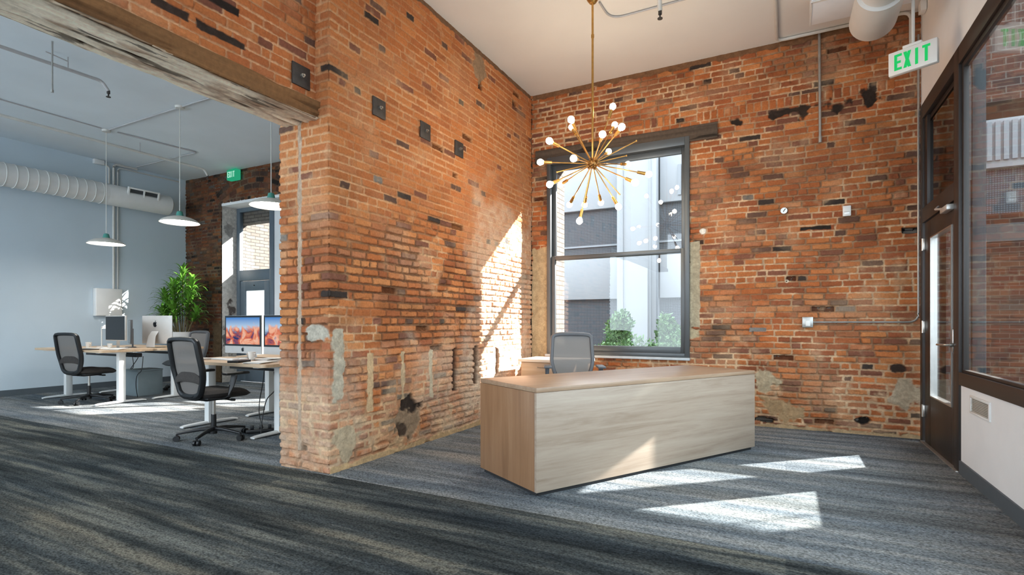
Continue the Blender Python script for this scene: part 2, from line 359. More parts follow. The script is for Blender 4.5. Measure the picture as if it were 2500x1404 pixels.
PAL = np.array([rgb(186, 112, 66), rgb(176, 101, 58), rgb(164, 93, 57), rgb(194, 124, 76), rgb(152, 86, 56), rgb(170, 107, 73), rgb(128, 80, 62), rgb(102, 74, 62), rgb(62, 51, 46), rgb(128, 116, 108)])
def brick_relief(U, Z, seed, corners=(), feats=(), soldiers=(), pal_w=(.2, .2, .17, .12, .11, .08, .06, .03, .02, .01), light=0.5, ero=0.4, tone=1.0, low_ero=0.0, ch=0.068, grout=(200, 168, 138), gdark=(138, 94, 66), arches=(), washes=(), hi_amt=0.0, mid_dark=0.0, ml=0.0):
    """relief height (metres, 0 = brick face) and colour for a rough brick wall"""
    sh = U.shape; u = U.ravel(); z = Z.ravel()
    lowz = sst(1.0, 0.1, z)
    zc = z + 0.012 * (vn(u * 0.8, z * 0.7, seed) - 0.5) + 0.010 * (vn(u * 3.1, z * 2.0, seed + 3) - 0.5) * (1 + 2 * lowz * low_ero)
    ci = np.floor(zc / ch).astype(int); fz = zc - ci * ch
    left = np.zeros_like(u); right = np.zeros_like(u); bid = np.zeros_like(u)
    ux = u + 0.006 * (vn(u * 9, z * 30, seed + 9) - 0.5)
    for k in range(ci.min(), ci.max() + 1):
        sel = np.nonzero(ci == k)[0]
        if not len(sel): continue
        R = np.random.RandomState(abs(seed * 131 + k * 7 + 5))
        hdr = (k % 7 == 3)
        n = int((u.max() - u.min() + 2) / (0.1 if hdr else 0.14)) + 4
        ln = R.normal(0.107, 0.012, n) if hdr else np.where(R.rand(n) < 0.14, R.normal(0.11, 0.012, n), R.normal(0.208, 0.02, n))
        b = u.min() - 0.4 - R.rand() * 0.2 + np.concatenate([[0], np.cumsum(np.clip(ln, 0.07, 0.27))])
        for ic, cpos in enumerate(corners):
            b = b[np.abs(b - cpos) > 0.16]
            s_ = 1 if k % 2 else -1
            b = np.sort(np.concatenate([b, [cpos + 0.1 * s_ + R.normal(0, .006), cpos - 0.205 * s_ + R.normal(0, .01)]]))
        i = np.clip(np.searchsorted(b, ux[sel]) - 1, 0, len(b) - 2)
        left[sel] = b[i]; right[sel] = b[i + 1]; bid[sel] = k * 997 + i
    eu = np.minimum(ux - left, right - ux); ez = np.minimum(fz, ch - fz)
    for (a0, a1, z0, z1) in soldiers:
        sel = np.nonzero((u > a0) & (u < a1) & (z > z0) & (z < z1))[0]
        w = 0.078; i = np.floor(u[sel] / w); f = u[sel] - i * w
        eu[sel] = np.minimum(f, w - f); ez[sel] = np.minimum(z[sel] - z0, z1 - z[sel]); bid[sel] = 500000 + i
    for (ac, az, r0, r1_, hx) in arches:
        rad = np.hypot(u - ac, z - az); an = np.arctan2(u - ac, z - az)
        sel = np.nonzero((rad > r0) & (rad < r1_) & (np.abs(an) < hx))[0]
        w = 0.22 / r0; i = np.floor(an[sel] / w + (0.5 if int(r0 * 100) % 2 else 0)); f = (an[sel] / w + (0.5 if int(r0 * 100) % 2 else 0) - i) * 0.22
        eu[sel] = np.minimum(f, 0.22 - f); ez[sel] = np.minimum(rad[sel] - r0, r1_ - rad[sel]); bid[sel] = 700000 + i + int(r0 * 1000) * 100
    r1 = _h(bid, bid * 0 + 1, seed); r2 = _h(bid, bid * 0 + 2, seed); r3 = _h(bid, bid * 0 + 3, seed); r4 = _h(bid, bid * 0 + 4, seed)
    rc = 0.013; cr = (eu < rc) & (ez < rc)
    e = np.minimum(eu, ez); e = np.where(cr, rc - np.hypot(rc - eu, rc - ez), e)
    e = e + (vn(u * 45, z * 45, seed + 21) - 0.5) * 0.007 + (vn(u * 110, z * 110, seed + 22) - 0.5) * 0.003
    er = fbm(u * 0.9, z * 0.9, seed + 31, 3); er = np.clip(sst(0.45, 0.75, er) * ero * 1.6 + lowz * low_ero, 0, 1.3)
    t = 0.0035 + 0.0035 * vn(u * 2.2, z * 2.6, seed + 41) + 0.004 * er * vn(u * 13, z * 13, seed + 43)
    hi = sst(1.7, 2.4, z + (fbm(u * .8, z * .8, seed + 33, 2) - .5) * .8) * hi_amt
    mid = (1 - hi) * sst(.75, 1.05, z) * mid_dark
    hj = sst(0.0, 0.004, ez - eu) * hi * sst(.3, .5, vn(u * 1.7 + bid, z * 0, seed + 35))
    t = t * (1 - 0.35 * hi) * (1 - 0.8 * hj)
    m = sst(t, t + 0.006 + 0.008 * er, e)
    fine = fbm(u * 38, z * 38, seed + 51, 3) - 0.5
    face = (r1 - 0.62) * 0.011 + fine * (0.004 + 0.012 * er) + (r3 - .5) * 0.06 * (ux - left - 0.1) * 0.3
    pit = sst(0.80, 0.86, vn(u * 16, z * 16, seed + 61)); face = face - pit * 0.006
    deep = np.clip(sst(0.50, 0.64, fbm(u * 2.6, z * 3.2, seed + 71, 3)) * (1 - .6 * hi) + mid * sst(.35, .5, fbm(u * 2.1, z * 2.6, seed + 72, 3)), 0, 1)          # raked-out joints
    mort = -0.006 - 0.014 * deep + (vn(u * 60, z * 60, seed + 73) - 0.5) * 0.004
    gone = (r2 < 0.006) & (r4 < 0.8)
    face = np.where(gone, -0.045 + fine * 0.02, face)
    h = mort * (1 - m) + face * m
    w = np.cumsum(np.array(pal_w) / sum(pal_w)); pi_ = np.clip(np.searchsorted(w, r4), 0, len(PAL) - 1)
    bc = PAL[pi_] * (0.88 + 0.24 * r3)[:, None]
    blot = fbm(u * 7, z * 9, seed + 81, 4)[:, None]; bc = bc * (0.80 + 0.40 * blot)
    dirt = sst(0.6, 0.8, fbm(u * 1.7, z * 3.5, seed + 83, 4))[:, None]; bc = bc * (1 - 0.28 * dirt)
    dust = (sst(0.52, 0.78, fbm(u * 2.3, z * 2.3, seed + 85, 4)) * light + lowz * low_ero * 0.8 * sst(0.4, 0.65, fbm(u * 5, z * 5, seed + 87, 4)))[:, None]
    dust = np.clip(dust, 0, 0.85)
    pale = np.array(rgb(205, 172, 142)); bc = bc * (1 - dust * 0.55) + pale * dust * 0.55
    mcl = np.array(rgb(*grout)) * (0.75 + 0.5 * vn(u * 30, z * 30, seed + 91))[:, None]
    mcd = np.array(rgb(*gdark)) * (0.7 + 0.6 * vn(u * 25, z * 25, seed + 92))[:, None]
    lm = np.clip(sst(0.38, 0.6, fbm(u * 1.5, z * 4.0, seed + 93, 3)) * (0.35 + light) + lowz * low_ero * 0.6 + ml * (1 - .8 * sst(2.6, 2.3, z) * sst(1.1, 1.3, z)), 0, 1) * (1 - 0.7 * deep)
    mc = mcl * lm[:, None] + mcd * (1 - lm)[:, None]
    mc = mc * (1 - 0.45 * (deep * mid)[:, None])  # shade of the raked joints painted into the mid-wall mortar
    mc = mc * (1 - .8 * hj[:, None]) + bc * .9 * .8 * hj[:, None]
    mc = mc * (1 - .5 * hi[:, None]) + np.array(rgb(204, 148, 104)) * .5 * hi[:, None]
    # the upper wall is evener in tone
    mean = np.array(rgb(184, 112, 66)); ev = (hi * .5 * (pi_ < 6))[:, None]; bc = bc * (1 - ev) + mean * ev
    c = mc * (1 - m)[:, None] + bc * m[:, None]
    c = np.where((gone & (m > .5))[:, None], c * 0.35, c)
    # mortar smears over bricks
    sm = sst(0.66, 0.8, fbm(u * 6, z * 6, seed + 95, 4)) * (light * 0.6 + lowz * low_ero)
    c = c * (1 - sm[:, None]) + mcl * sm[:, None] * 0.95
    for a0, a1, z0, z1, colr, soft, amt in washes:
        d = np.minimum(np.minimum(u - a0, a1 - u), np.minimum(z - z0, z1 - z)) + (fbm(u * 4, z * 4, seed + 111, 4) - 0.5) * soft * 1.6
        k = (sst(0, soft, d) * amt * (0.55 + 0.45 * sst(.3, .6, fbm(u * 13, z * 13, seed + 113, 4))))[:, None]
        c = c * (1 - k) + np.array(rgb(*colr)) * k
    for kind, a0, a1, z0, z1, colr, dep, soft in feats:
        du = np.minimum(u - a0, a1 - u); dz = np.minimum(z - z0, z1 - z)
        if kind == 'blob':
            q = 1 - np.hypot((u - (a0 + a1) / 2) / ((a1 - a0) / 2), (z - (z0 + z1) / 2) / ((z1 - z0) / 2)); d = q * min(a1 - a0, z1 - z0) / 2
        else: d = np.minimum(du, dz)
        d = d + (fbm(u * 11, z * 11, seed + 101, 4) - 0.5) * soft * 2.2
        k = sst(0, soft * 0.35 + 0.004, d)
        tex = 0.7 + 0.6 * fbm(u * 26, z * 26, seed + 103, 4)
        c = c * (1 - k[:, None]) + np.array(rgb(*colr)) * tex[:, None] * k[:, None]
        h = h * (1 - k) + (dep + (fbm(u * 20, z * 20, seed + 105, 3) - 0.5) * 0.014) * k
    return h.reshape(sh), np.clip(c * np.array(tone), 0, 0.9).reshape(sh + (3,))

def grid_obj(name, Pn, C, mask, mat, parent=None):
    nu, nv = Pn.shape[:2]
    idx = np.arange(nu * nv).reshape(nu, nv)
    q = np.stack([idx[:-1, :-1], idx[1:, :-1], idx[1:, 1:], idx[:-1, 1:]], -1)
    q = q[mask] if mask is not None else q.reshape(-1, 4)
    me = bpy.data.meshes.new(name); nf = len(q)
    me.vertices.add(nu * nv); me.vertices.foreach_set('co', Pn.astype(np.float32).ravel())
    me.loops.add(nf * 4); me.loops.foreach_set('vertex_index', q.astype(np.int32).ravel())
    me.polygons.add(nf); me.polygons.foreach_set('loop_start', np.arange(0, nf * 4, 4, dtype=np.int32))
    me.polygons.foreach_set('loop_total', np.full(nf, 4, dtype=np.int32))
    me.polygons.foreach_set('use_smooth', np.ones(nf, dtype=bool))
    at = me.color_attributes.new('Col', 'FLOAT_COLOR', 'POINT')
    c4 = np.concatenate([C.reshape(-1, 3), np.ones((nu * nv, 1))], 1)
    at.data.foreach_set('color', c4.astype(np.float32).ravel())
    me.update(calc_edges=True); me.validate(); me.materials.append(mat)
    o = bpy.data.objects.new(name, me); COL.objects.link(o)
    if parent is not None: o.parent = parent
    return o
def wall_relief(name, path, z0, z1, ru, rz, seed, holes=(), **kw):
    path = [np.array(p, float) for p in path]
    seg = [np.linalg.norm(b - a) for a, b in zip(path, path[1:])]; cum = np.concatenate([[0], np.cumsum(seg)])
    nu = int(cum[-1] / ru) + 1; nz = int((z1 - z0) / rz) + 1
    us = np.linspace(0, cum[-1], nu)
    for c in cum[1:-1]: us[np.argmin(np.abs(us - c))] = c
    zs = np.linspace(z0, z1, nz)
    si = np.clip(np.searchsorted(cum, us, side='right') - 1, 0, len(seg) - 1)
    base = np.array([path[i] + (path[i + 1] - path[i]) * (t - cum[i]) / seg[i] for i, t in zip(si, us)])
    nrm = np.array([((path[i + 1] - path[i])[1], -(path[i + 1] - path[i])[0]) / seg[i] for i in si])
    inner = np.zeros(nu)
    for j, c in enumerate(cum[1:-1]):
        d = np.abs(us - c); k = d < 0.012
        a = (path[j + 1] - path[j]) / seg[j]; b = (path[j + 2] - path[j + 1]) / seg[j + 1]
        nn = (np.array([a[1], -a[0]]) + np.array([b[1], -b[0]])); nrm[k] = nn; inner += np.where(k, 0.006 * (1 - d / 0.012), 0)
    U, Z = np.meshgrid(us, zs, indexing='ij')
    h, C = brick_relief(U, Z, seed, corners=tuple(cum[1:-1]), **kw)
    h = h - inner[:, None]
    Pn = np.zeros(U.shape + (3,))
    Pn[..., 0] = base[:, 0][:, None] + nrm[:, 0][:, None] * h
    Pn[..., 1] = base[:, 1][:, None] + nrm[:, 1][:, None] * h
    Pn[..., 2] = Z
    mask = None
    if holes:
        cu = (us[:-1] + us[1:]) / 2; cz = (zs[:-1] + zs[1:]) / 2; CU, CZ = np.meshgrid(cu, cz, indexing='ij'); mask = np.ones(CU.shape, bool)
        for a0, a1, b0, b1 in holes: mask &= ~((CU > a0) & (CU < a1) & (CZ > b0) & (CZ < b1))
    return struct(grid_obj(name, Pn, C, mask, M['brick']))

# ================================================================ THE SETTING
XP, XPB, XR, XL, YB, ZC, ZCO = -3.129, -3.70, 1.215, -11.1, 6.63, 4.33, 4.15
YE, YR = 2.967, -3.6

# floor: two carpets that meet at the brick pier
o = MB().b2((XL - .1, YR, -0.12), (XR + .1, 2.955, 0)).build('floor', M['carpet_dark'], smooth=False); struct(o)
o = MB().b2((XL - .1, 2.955, -0.12), (XR + .1, YB + .6, 0.0)).build('floor', M['carpet_light'], smooth=False); struct(o)
struct(MB().b2((XPB + .05, YR, ZC), (XR + .1, YB + .6, ZC + .2)).build('ceiling', M['ceiling'], smooth=False))
struct(MB().b2((XL - .1, YR, ZCO), (XPB + .1, YB + .6, ZCO + .38)).build('ceiling_office', M['ceiling_office'], smooth=False))

# brick walls
U0 = 0.43 + 0.571 - YE          # path length = Y + U0 on the long face
ST = (176, 150, 122)
pf = [('box', 3.39 + U0, 3.47 + U0, .42, .92, (196, 160, 122), -.004, .02), ('box', 3.83 + U0, 3.89 + U0, .47, .91, (190, 158, 124), -.006, .02),
      ('box', 4.26 + U0, 4.33 + U0, .43, .91, (186, 164, 138), -.004, .02), ('box', 4.69 + U0, 4.775 + U0, .45, .92, (70, 46, 36), -.06, .016),
      ('box', 5.11 + U0, 5.2 + U0, .47, .92, (92, 66, 50), -.05, .03), ('box', 5.62 + U0, 5.69 + U0, .55, .87, (92, 66, 50), -.045, .03),
      ('blob', 3.74 + U0, 4.12 + U0, .08, .46, (150, 122, 98), -.018, .11), ('blob', 3.84 + U0, 4.13 + U0, .33, .48, (58, 45, 38), -.04, .10), ('blob', 3.8 + U0, 3.95 + U0, .1, .3, (84, 66, 54), -.03, .09),
      ('box', 3.0 + U0, 3.13 + U0, .55, 1.13, (182, 166, 146), -.001, .05), ('blob', 3.0 + U0, 3.3 + U0, .05, .36, (186, 162, 134), .0, .07),
      ('blob', .43 + .28, .43 + .60, 1.02, 1.17, (178, 164, 148), -.002, .04), ('box', .43 + .22, .43 + .27, .15, 2.9, (178, 150, 128), -.004, .012),
      ('blob', 5.2 + U0, 5.32 + U0, 3.86, 3.99, (48, 36, 30), -.05, .03), ('blob', 6.05 + U0, 6.17 + U0, 3.98, 4.08, (48, 36, 30), -.05, .03),
      ('blob', 5.85 + U0, 5.98 + U0, 2.17, 2.27, (90, 84, 80), -.01, .02), ('blob', 5.1 + U0, 5.36 + U0, 3.95, 4.3, (150, 120, 95), -.004, .06),
      ('box', 2.9 + U0, 6.63 + U0, 4.27, 4.4, (120, 88, 66), -.012, .02), ('box', 3.0 + U0, 6.63 + U0, -.02, .05, (196, 160, 120), -.004, .03)]
wall_relief('wall_partition', [(XPB, 3.4), (XPB, YE), (XP, YE), (XP, YB)], -0.01, ZC + .03, 0.0062, 0.005, 11, feats=pf, light=0.5, ero=0.4, low_ero=0.95, tone=(.98, 1.05, 1.06), hi_amt=1.0, mid_dark=1.0, grout=(204, 160, 122), gdark=(156, 98, 64),
            pal_w=(.26, .2, .13, .17, .07, .1, .05, .022, .008, .004), washes=[(4.9 + U0, 7.2 + U0, -.5, 2.9, (214, 186, 162), .5, .55), (3.9 + U0, 7.2 + U0, -.5, 1.1, (206, 180, 156), .4, .4), (-.5, .43 + 1.1, -.5, 1.1, (196, 176, 156), .35, .34)])
struct(MB().b2((XPB + .02, YE + .06, 0), (XP - .08, YB + .6, ZC + .2)).build('wall_partition_core', M['plaster'], smooth=False))

X0 = 3.129                       # path length = X + X0 on the back wall
bf = [('box', -3.15 + X0, -2.86 + X0, .70, 2.22, (186, 164, 132), -.006, .05), ('box', -1.03 + X0, -.905 + X0, 1.12, 2.16, (176, 164, 142), -.003, .014),
      ('box', -1.03 + X0, -.9 + X0, .98, 1.12, (184, 168, 140), -.006, .03),
      ('blob', -.13 + X0, -.22 + .3 + X0, 3.47, 3.59, (56, 44, 38), -.02, .12), ('blob', .12 + X0, .28 + X0, 3.47, 3.60, (62, 48, 40), -.02, .12),
      ('blob', .38 + X0, .54 + X0, 3.45, 3.58, (54, 43, 37), -.02, .12), ('blob', .66 + X0, .90 + X0, 3.47, 3.63, (52, 42, 37), -.02, .12), ('blob', -.6 + X0, -.42 + X0, 3.47, 3.57, (50, 40, 34), -.025, .05),
      ('box', 1.06 + X0, 1.2 + X0, 2.09, 2.15, (20, 17, 17), -.05, .015), ('box', .14 + X0, .44 + X0, 2.19, 2.24, (46, 38, 34), -.012, .02),
      ('blob', .62 + X0, .78 + X0, .09, .19, (40, 34, 32), -.05, .03), ('blob', -.42 + X0, -.1 + X0, .03, .13, (44, 34, 30), -.06, .04),
      ('blob', -.34 + X0, -.05 + X0, .38, .68, (184, 166, 140), -.004, .08), ('blob', .96 + X0, 1.12 + X0, .66, .76, (60, 46, 40), -.02, .03),
      ('blob', -.35 + X0, .3 + X0, .1, .36, (176, 146, 112), -.004, .12), ('blob', .95 + X0, 1.25 + X0, .3, .6, (182, 164, 142), -.004, .1),
      ('blob', -.92 + X0, -.84 + X0, 2.23, 2.31, (236, 230, 222), .006, .02), ('blob', -.01 + X0, .035 + X0, 1.62, 1.665, (224, 208, 188), .004, .008),
      ('blob', .0 + X0, .02 + X0, 1.632, 1.652, (20, 16, 15), -.02, .004), ('box', -.37 + X0, -.19 + X0, 1.075, 1.125, (128, 124, 122), -.002, .008),
      ('box', -3.13 + X0, 1.3 + X0, 4.26, 4.4, (128, 92, 66), -.01, .025), ('box', -.45 + X0, 1.3 + X0, -.02, .045, (186, 158, 124), -.006, .03)]
wall_relief('wall_back', [(XP, YB), (XR + .03, YB)], -0.01, ZC + .03, 0.0068, 0.005, 23, holes=[(-2.885 + X0, -1.03 + X0, .765, 3.42)], feats=bf,
            soldiers=[(-1.6 + X0, -1.2 + X0, 3.60, 3.73), (-.95 + X0, 1.0 + X0, 3.585, 3.70)], light=0.5, ero=0.4, low_ero=0.45, tone=(.86, .86, .82), hi_amt=.1, mid_dark=.15, ml=.5, washes=[(-1.0 + X0, 1.4 + X0, 2.5, 3.35, (104, 66, 50), .35, .3), (-.9 + X0, 1.4 + X0, 2.1, 2.45, (186, 104, 58), .25, .25), (-1.2 + X0, 1.4 + X0, 3.75, 4.2, (178, 108, 62), .3, .25)],
            pal_w=(.2, .22, .19, .08, .13, .06, .085, .04, .014, .002), grout=(214, 180, 146))
# header wall over the wide opening
wall_relief('wall_header', [(-3.275, .9), (-3.275, YE + .02)], 2.85, ZC + .03, 0.006, 0.005, 37, light=0.5, ero=0.12, hi_amt=.8, feats=[('box', .85, 1.08, 3.03, 3.09, (60, 47, 41), -.004, .01), ('box', 1.12, 1.47, 3.025, 3.085, (56, 45, 39), -.006, .012), ('box', 1.2, 1.42, 3.235, 3.295, (42, 34, 31), -.004, .01)], pal_w=(.26, .2, .1, .17, .06, .1, .045, .02, .03, .02), tone=1.0, grout=(214, 176, 140))
struct(MB().b2((XPB + .05, YR, 2.87), (-3.295, YE + .02, ZC + .2)).build('wall_header_core', M['plaster'], smooth=False))
# office back wall: darker old brick with an arch
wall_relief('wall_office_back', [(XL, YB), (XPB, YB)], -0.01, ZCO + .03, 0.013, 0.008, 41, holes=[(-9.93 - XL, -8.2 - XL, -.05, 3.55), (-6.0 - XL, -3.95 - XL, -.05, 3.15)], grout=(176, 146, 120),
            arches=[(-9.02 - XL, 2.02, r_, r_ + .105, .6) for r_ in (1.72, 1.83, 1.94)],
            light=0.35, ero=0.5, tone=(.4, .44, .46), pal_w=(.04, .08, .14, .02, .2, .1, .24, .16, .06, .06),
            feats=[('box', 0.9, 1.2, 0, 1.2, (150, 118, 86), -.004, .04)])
# outer leaf of the back wall (white-washed reveals and jambs)
mb = MB()
for lo, hi in (((XPB, YB + .05, -.1), (-2.87, 7.2, 6.2)), ((-1.04, YB + .05, -.1), (1.3, 7.2, 6.2)), ((-2.87, YB + .05, -.1), (-1.04, 7.2, .74))):
    mb.b2(lo, hi)
struct(mb.build('wall_back_outer', M['brick_white'], smooth=False))
struct(MB().b2((-2.87, YB + .05, 3.41), (-1.04, 7.2, 6.2)).build('wall_back_lintel', P('grey_lintel_render', rgb(104, 108, 114), .9, var=.15, scale=6), smooth=False))
mb = MB()
for lo, hi in (((XL - .3, YB + .02, -.1), (-9.93, 7.2, 6.0)), ((-9.93, YB + .02, 3.55), (XPB, 7.2, 6.0)), ((-9.93, 7.05, 3.2), (-8.2, 7.2, 3.55)), ((-6.0, YB + .02, 3.15), (-3.95, 7.2, 3.55)), ((-3.95, YB + .02, -.1), (XPB, 7.2, 3.55)), ((-8.2, YB + .02, -.1), (-6.0, 7.2, 3.55)), ((-8.8, 7.04, -.1), (-8.2, 7.2, 3.55)), ((-10.5, 7.2, -.1), (-10.0, 7.95, 6.0))):
    mb.b2(lo, hi)
struct(mb.build('wall_office_back_outer', M['brick_white'], smooth=False))

# left wall of the office, unseen rear wall with big openings added for skylight
struct(MB().b2((XL - .2, YR, -.1), (XL, YB + .05, ZCO + .1)).build('wall_left', M['blue_wall'], smooth=False))
struct(MB().b2((XL, YR, 0), (XL + .015, YB - .02, .1)).build('baseboard_left', M['dark_base']))
mb = MB().b2((XL, YR - .2, -.1), (XR, YR, .3)).b2((XL, YR - .2, 4.0), (XR, YR, 4.6))
for x in (-11.1, -8.9, -6.4, -3.9, -2.6, -.9, .9): mb.b2((x, YR - .2, .3), (x + .3, YR, 4.0))
struct(mb.build('wall_rear', M['white_wall'], smooth=False))

# right wall: white plaster with glazing let in
mb = MB().b2((XR, YR, -.1), (XR + .2, .8, ZC + .1)).b2((XR, .8, 3.344), (XR + .05, YB + .3, ZC + .1)).b2((XR, .8, -.1), (XR + .05, 5.26, .69))
struct(mb.build('wall_right', M['white_wall'], smooth=False))
struct(MB().b2((XR - .014, YR, 0), (XR, 5.26, .102)).build('baseboard_right', M['dark_base']))

# ---- window_1 : tall double-hung window in the back wall
wx0, wx1, wz0, wz1 = -2.888, -1.024, .758, 3.425
def frame_rect(mb, x0, x1, z0, z1, y0, y1, l, r, b, t, bev=.004):
    mb.b2((x0, y0, z0), (x0 + l, y1, z1), bev).b2((x1 - r, y0, z0), (x1, y1, z1), bev)
    mb.b2((x0 + l, y0, z0), (x1 - r, y1, z0 + b), bev).b2((x0 + l, y0, z1 - t), (x1 - r, y1, z1), bev); return mb
w = frame_rect(MB(), wx0, wx1, wz0, wz1, YB - .03, YB + .12, .055, .055, .05, .10).build('window_1', M['steel_grey']); struct(w)
us = frame_rect(MB(), wx0 + .055, wx1 - .055, 2.03, wz1 - .1, YB + .05, YB + .09, .05, .05, .05, .075).build('upper_sash', M['steel_grey'], w)
MB().b2((wx0 + .09, YB + .066, 2.06), (wx1 - .09, YB + .072, 3.28)).build('pane', M['glass'], us, smooth=False)
ls = frame_rect(MB(), wx0 + .045, wx1 - .055, wz0 + .05, 2.085, YB + .0, YB + .045, .065, .05, .075, .05).build('lower_sash', M['steel_grey'], w)
MB().b2((wx0 + .09, YB + .02, .84), (wx1 - .09, YB + .026, 2.05)).build('pane', M['glass'], ls, smooth=False)
struct(MB().b2((wx0 - .02, YB - .05, .725), (wx1 + .005, YB + .06, .757), .004).build('trim_1', P('sill_paint', rgb(190, 196, 200), .5), smooth=True))

# timber lintel over the window, and the big worn beam over the opening
def timber(name, Y0, Y1, prof, mk, seed, ru=.012):
    """prof: list of (a,b) section points; mk maps (s, a, b) to xyz"""
    prof = [np.array(p, float) for p in prof]; seg = [np.linalg.norm(b - a) for a, b in zip(prof, prof[1:])]; cum = np.concatenate([[0], np.cumsum(seg)])
    vs = np.arange(0, cum[-1], .006); s = np.arange(Y0, Y1 + ru / 2, ru)
    si = np.clip(np.searchsorted(cum, vs, side='right') - 1, 0, len(seg) - 1)
    base = np.array([prof[i] + (prof[i + 1] - prof[i]) * (t - cum[i]) / seg[i] for i, t in zip(si, vs)])
    nr = np.array([((prof[i + 1] - prof[i])[1], -(prof[i + 1] - prof[i])[0]) / seg[i] for i in si])
    S, V = np.meshgrid(s, vs, indexing='ij')
    g = fbm(S * 1.4, V * 34, seed, 5); g2 = fbm(S * 3.5, V * 12, seed + 5, 4); cr = sst(.68, .74, fbm(S * 1.3, V * 20, seed + 9, 4))
    h = (g - .5) * .022 + (g2 - .5) * .03 - cr * .02
    for c in cum[1:-1]: h -= .012 * np.clip(1 - np.abs(V - c) / .02, 0, 1)
    return S, V, base, nr, h, g, g2, cr, cum
S, V, base, nr, h, g, g2, cr, cum = timber('b', .2, YE + .03, [(-3.235, 2.90), (-3.235, 2.765), (-3.63, 2.765), (-3.63, 2.95)], None, 5)
under = sst(cum[1] - .02, cum[1] + .02, V + (fbm(S * 2, V * 6, 77, 3) - .5) * .09)
brown = np.array(rgb(128, 92, 60)); pale = np.array(rgb(252, 238, 214)); dark = np.array(rgb(58, 44, 34)); rust = np.array(rgb(140, 92, 54))
C = brown * (1 - under[..., None]) + pale * under[..., None]
C = C * (.66 + .68 * g[..., None]); k = (sst(.5, .66, g2) * under)[..., None]; C = C * (1 - k * .6) + rust * k * .6
cr2 = np.clip(cr * (.25 + .75 * under) + under * sst(.64, .70, fbm(S * 4, V * 40, 91, 4)) * .8, 0, 1); C = C * (1 - cr2[..., None]) + dark * cr2[..., None]
Pn = np.zeros(S.shape + (3,)); Pn[..., 0] = base[:, 0] + nr[:, 0] * h * -1; Pn[..., 1] = S; Pn[..., 2] = base[:, 1] + nr[:, 1] * h * -1
struct(grid_obj('trim_2', Pn, C, None, M['timber']), 'worn pale timber beam over the wide opening beside the brick pier')
struct(MB().b2((-3.6, YR, 2.79), (-3.26, .25, 2.88)).b2((-3.6, .2, 2.80), (-3.26, YE + .02, 2.9)).build('trim_3', M['iron'], smooth=False))
S, V, base, nr, h, g, g2, cr, cum = timber('l', -3.06, -.71, [(YB + .01, 3.36), (YB - .022, 3.36), (YB - .022, 3.54), (YB + .01, 3.54)], None, 15)
C = np.array(rgb(84, 72, 62)) * (.6 + .8 * g[..., None]); C = C * (1 - cr[..., None] * .7)
Pn = np.zeros(S.shape + (3,)); Pn[..., 0] = S; Pn[..., 1] = base[:, 0] - nr[:, 0] * h * -.6; Pn[..., 2] = base[:, 1] - nr[:, 1] * h * -.6
Pn[..., 2] += -.02 * sst(-1.2, -3.0, S) * 0
struct(grid_obj('trim_4', Pn, C, None, M['timber']), 'dark weathered timber lintel over the tall window')

# ---- storefront : dark bronze frames, glazed door, big fixed pane
FX0, FX1 = XR - .012, XR + .05
fr = MB()
fr.b2((FX0, 6.51, 0), (FX1, 6.603, 3.344), .003)              # corner jamb
fr.b2((FX0, 5.275, 0), (FX1, 5.41, 3.344), .003)              # mullion between door and window
fr.b2((FX0, 5.41, 2.165), (FX1, 6.51, 2.31), .003)            # rail over the door
fr.b2((FX0, 5.41, 3.2), (FX1, 6.51, 3.344), .003)             # head over the transom
t = fr.build('window_3', M['bronze']); struct(t)
ti = MB()
ti.b2((XR + .005, 6.40, 2.31), (XR + .10, 6.51, 3.2), .003).b2((XR + .03, 5.41, 2.31), (XR + .10, 5.43, 3.2), .003).b2((XR + .03, 5.43, 2.31), (XR + .1, 6.4, 2.34), .003).b2((XR + .03, 5.43, 3.12), (XR + .1, 6.4, 3.2), .003)
ti.build('transom_frame', M['bronze'], t)
MB().b2((XR + .03, 5.42, 2.32), (XR + .036, 6.42, 3.15)).build('pane', M['glass_tint'], t, smooth=False)
fr = MB()
fr.b2((FX0, .8, .69), (FX1, 5.275, .79), .003).b2((FX0, .8, 3.2), (FX1, 5.275, 3.344), .003).b2((FX0, .8, .79), (FX1, .9, 3.2), .003)
fr.b2((FX0 + .02, 5.235, .79), (FX1, 5.275, 3.2), .003).b2((FX0 + .02, .9, .79), (FX1, 5.235, .812), .003).b2((FX0 + .02, .9, 3.16), (FX1, 5.235, 3.2), .003)
w2 = fr.build('window_2', M['bronze']); struct(w2)
MB().b2((XR + .02, .88, .8), (XR + .027, 5.25, 3.18)).build('pane', M['glass_front'], w2, smooth=False)
# door leaf
d1 = MB()
d1.b2((XR + .0, 5.42, .012), (XR + .045, 5.516, 2.155), .003).b2((XR + .0, 6.23, .012), (XR + .045, 6.455, 2.155), .003)
d1.b2((XR + .0, 5.516, .012), (XR + .045, 6.23, .48), .003).b2((XR + .0, 5.516, 1.985), (XR + .045, 6.23, 2.155), .003)
d1 = d1.build('door_1', M['bronze']); struct(d1)
gb = MB()
for lo, hi in (((5.516, .48), (5.528, 1.985)), ((6.218, .48), (6.23, 1.985)), ((5.528, .48), (6.218, .492)), ((5.528, 1.973), (6.218, 1.985))):
    gb.b2((XR - .006, lo[0], lo[1]), (XR + .05, hi[0], hi[1]))
gb.build('glazing_bead', M['chrome'], d1)
MB().b2((XR + .02, 5.52, .485), (XR + .027, 6.225, 1.98)).build('pane', M['dusty_glass'], d1, smooth=False)
for z in (1.946, 1.138, .314):
    hb = MB().b2((XR - .016, 6.44, z - .055), (XR + .002, 6.5, z + .055), .002)
    hb.cyl((XR - .018, 6.47, z - .06), (XR - .018, 6.47, z + .06), .009).build('hinge', M['chrome'], d1)
hp = MB().b2((XR - .012, 5.445, .935), (XR + .001, 5.468, 1.125), .004).build('handle_plate', M['chrome'], d1)
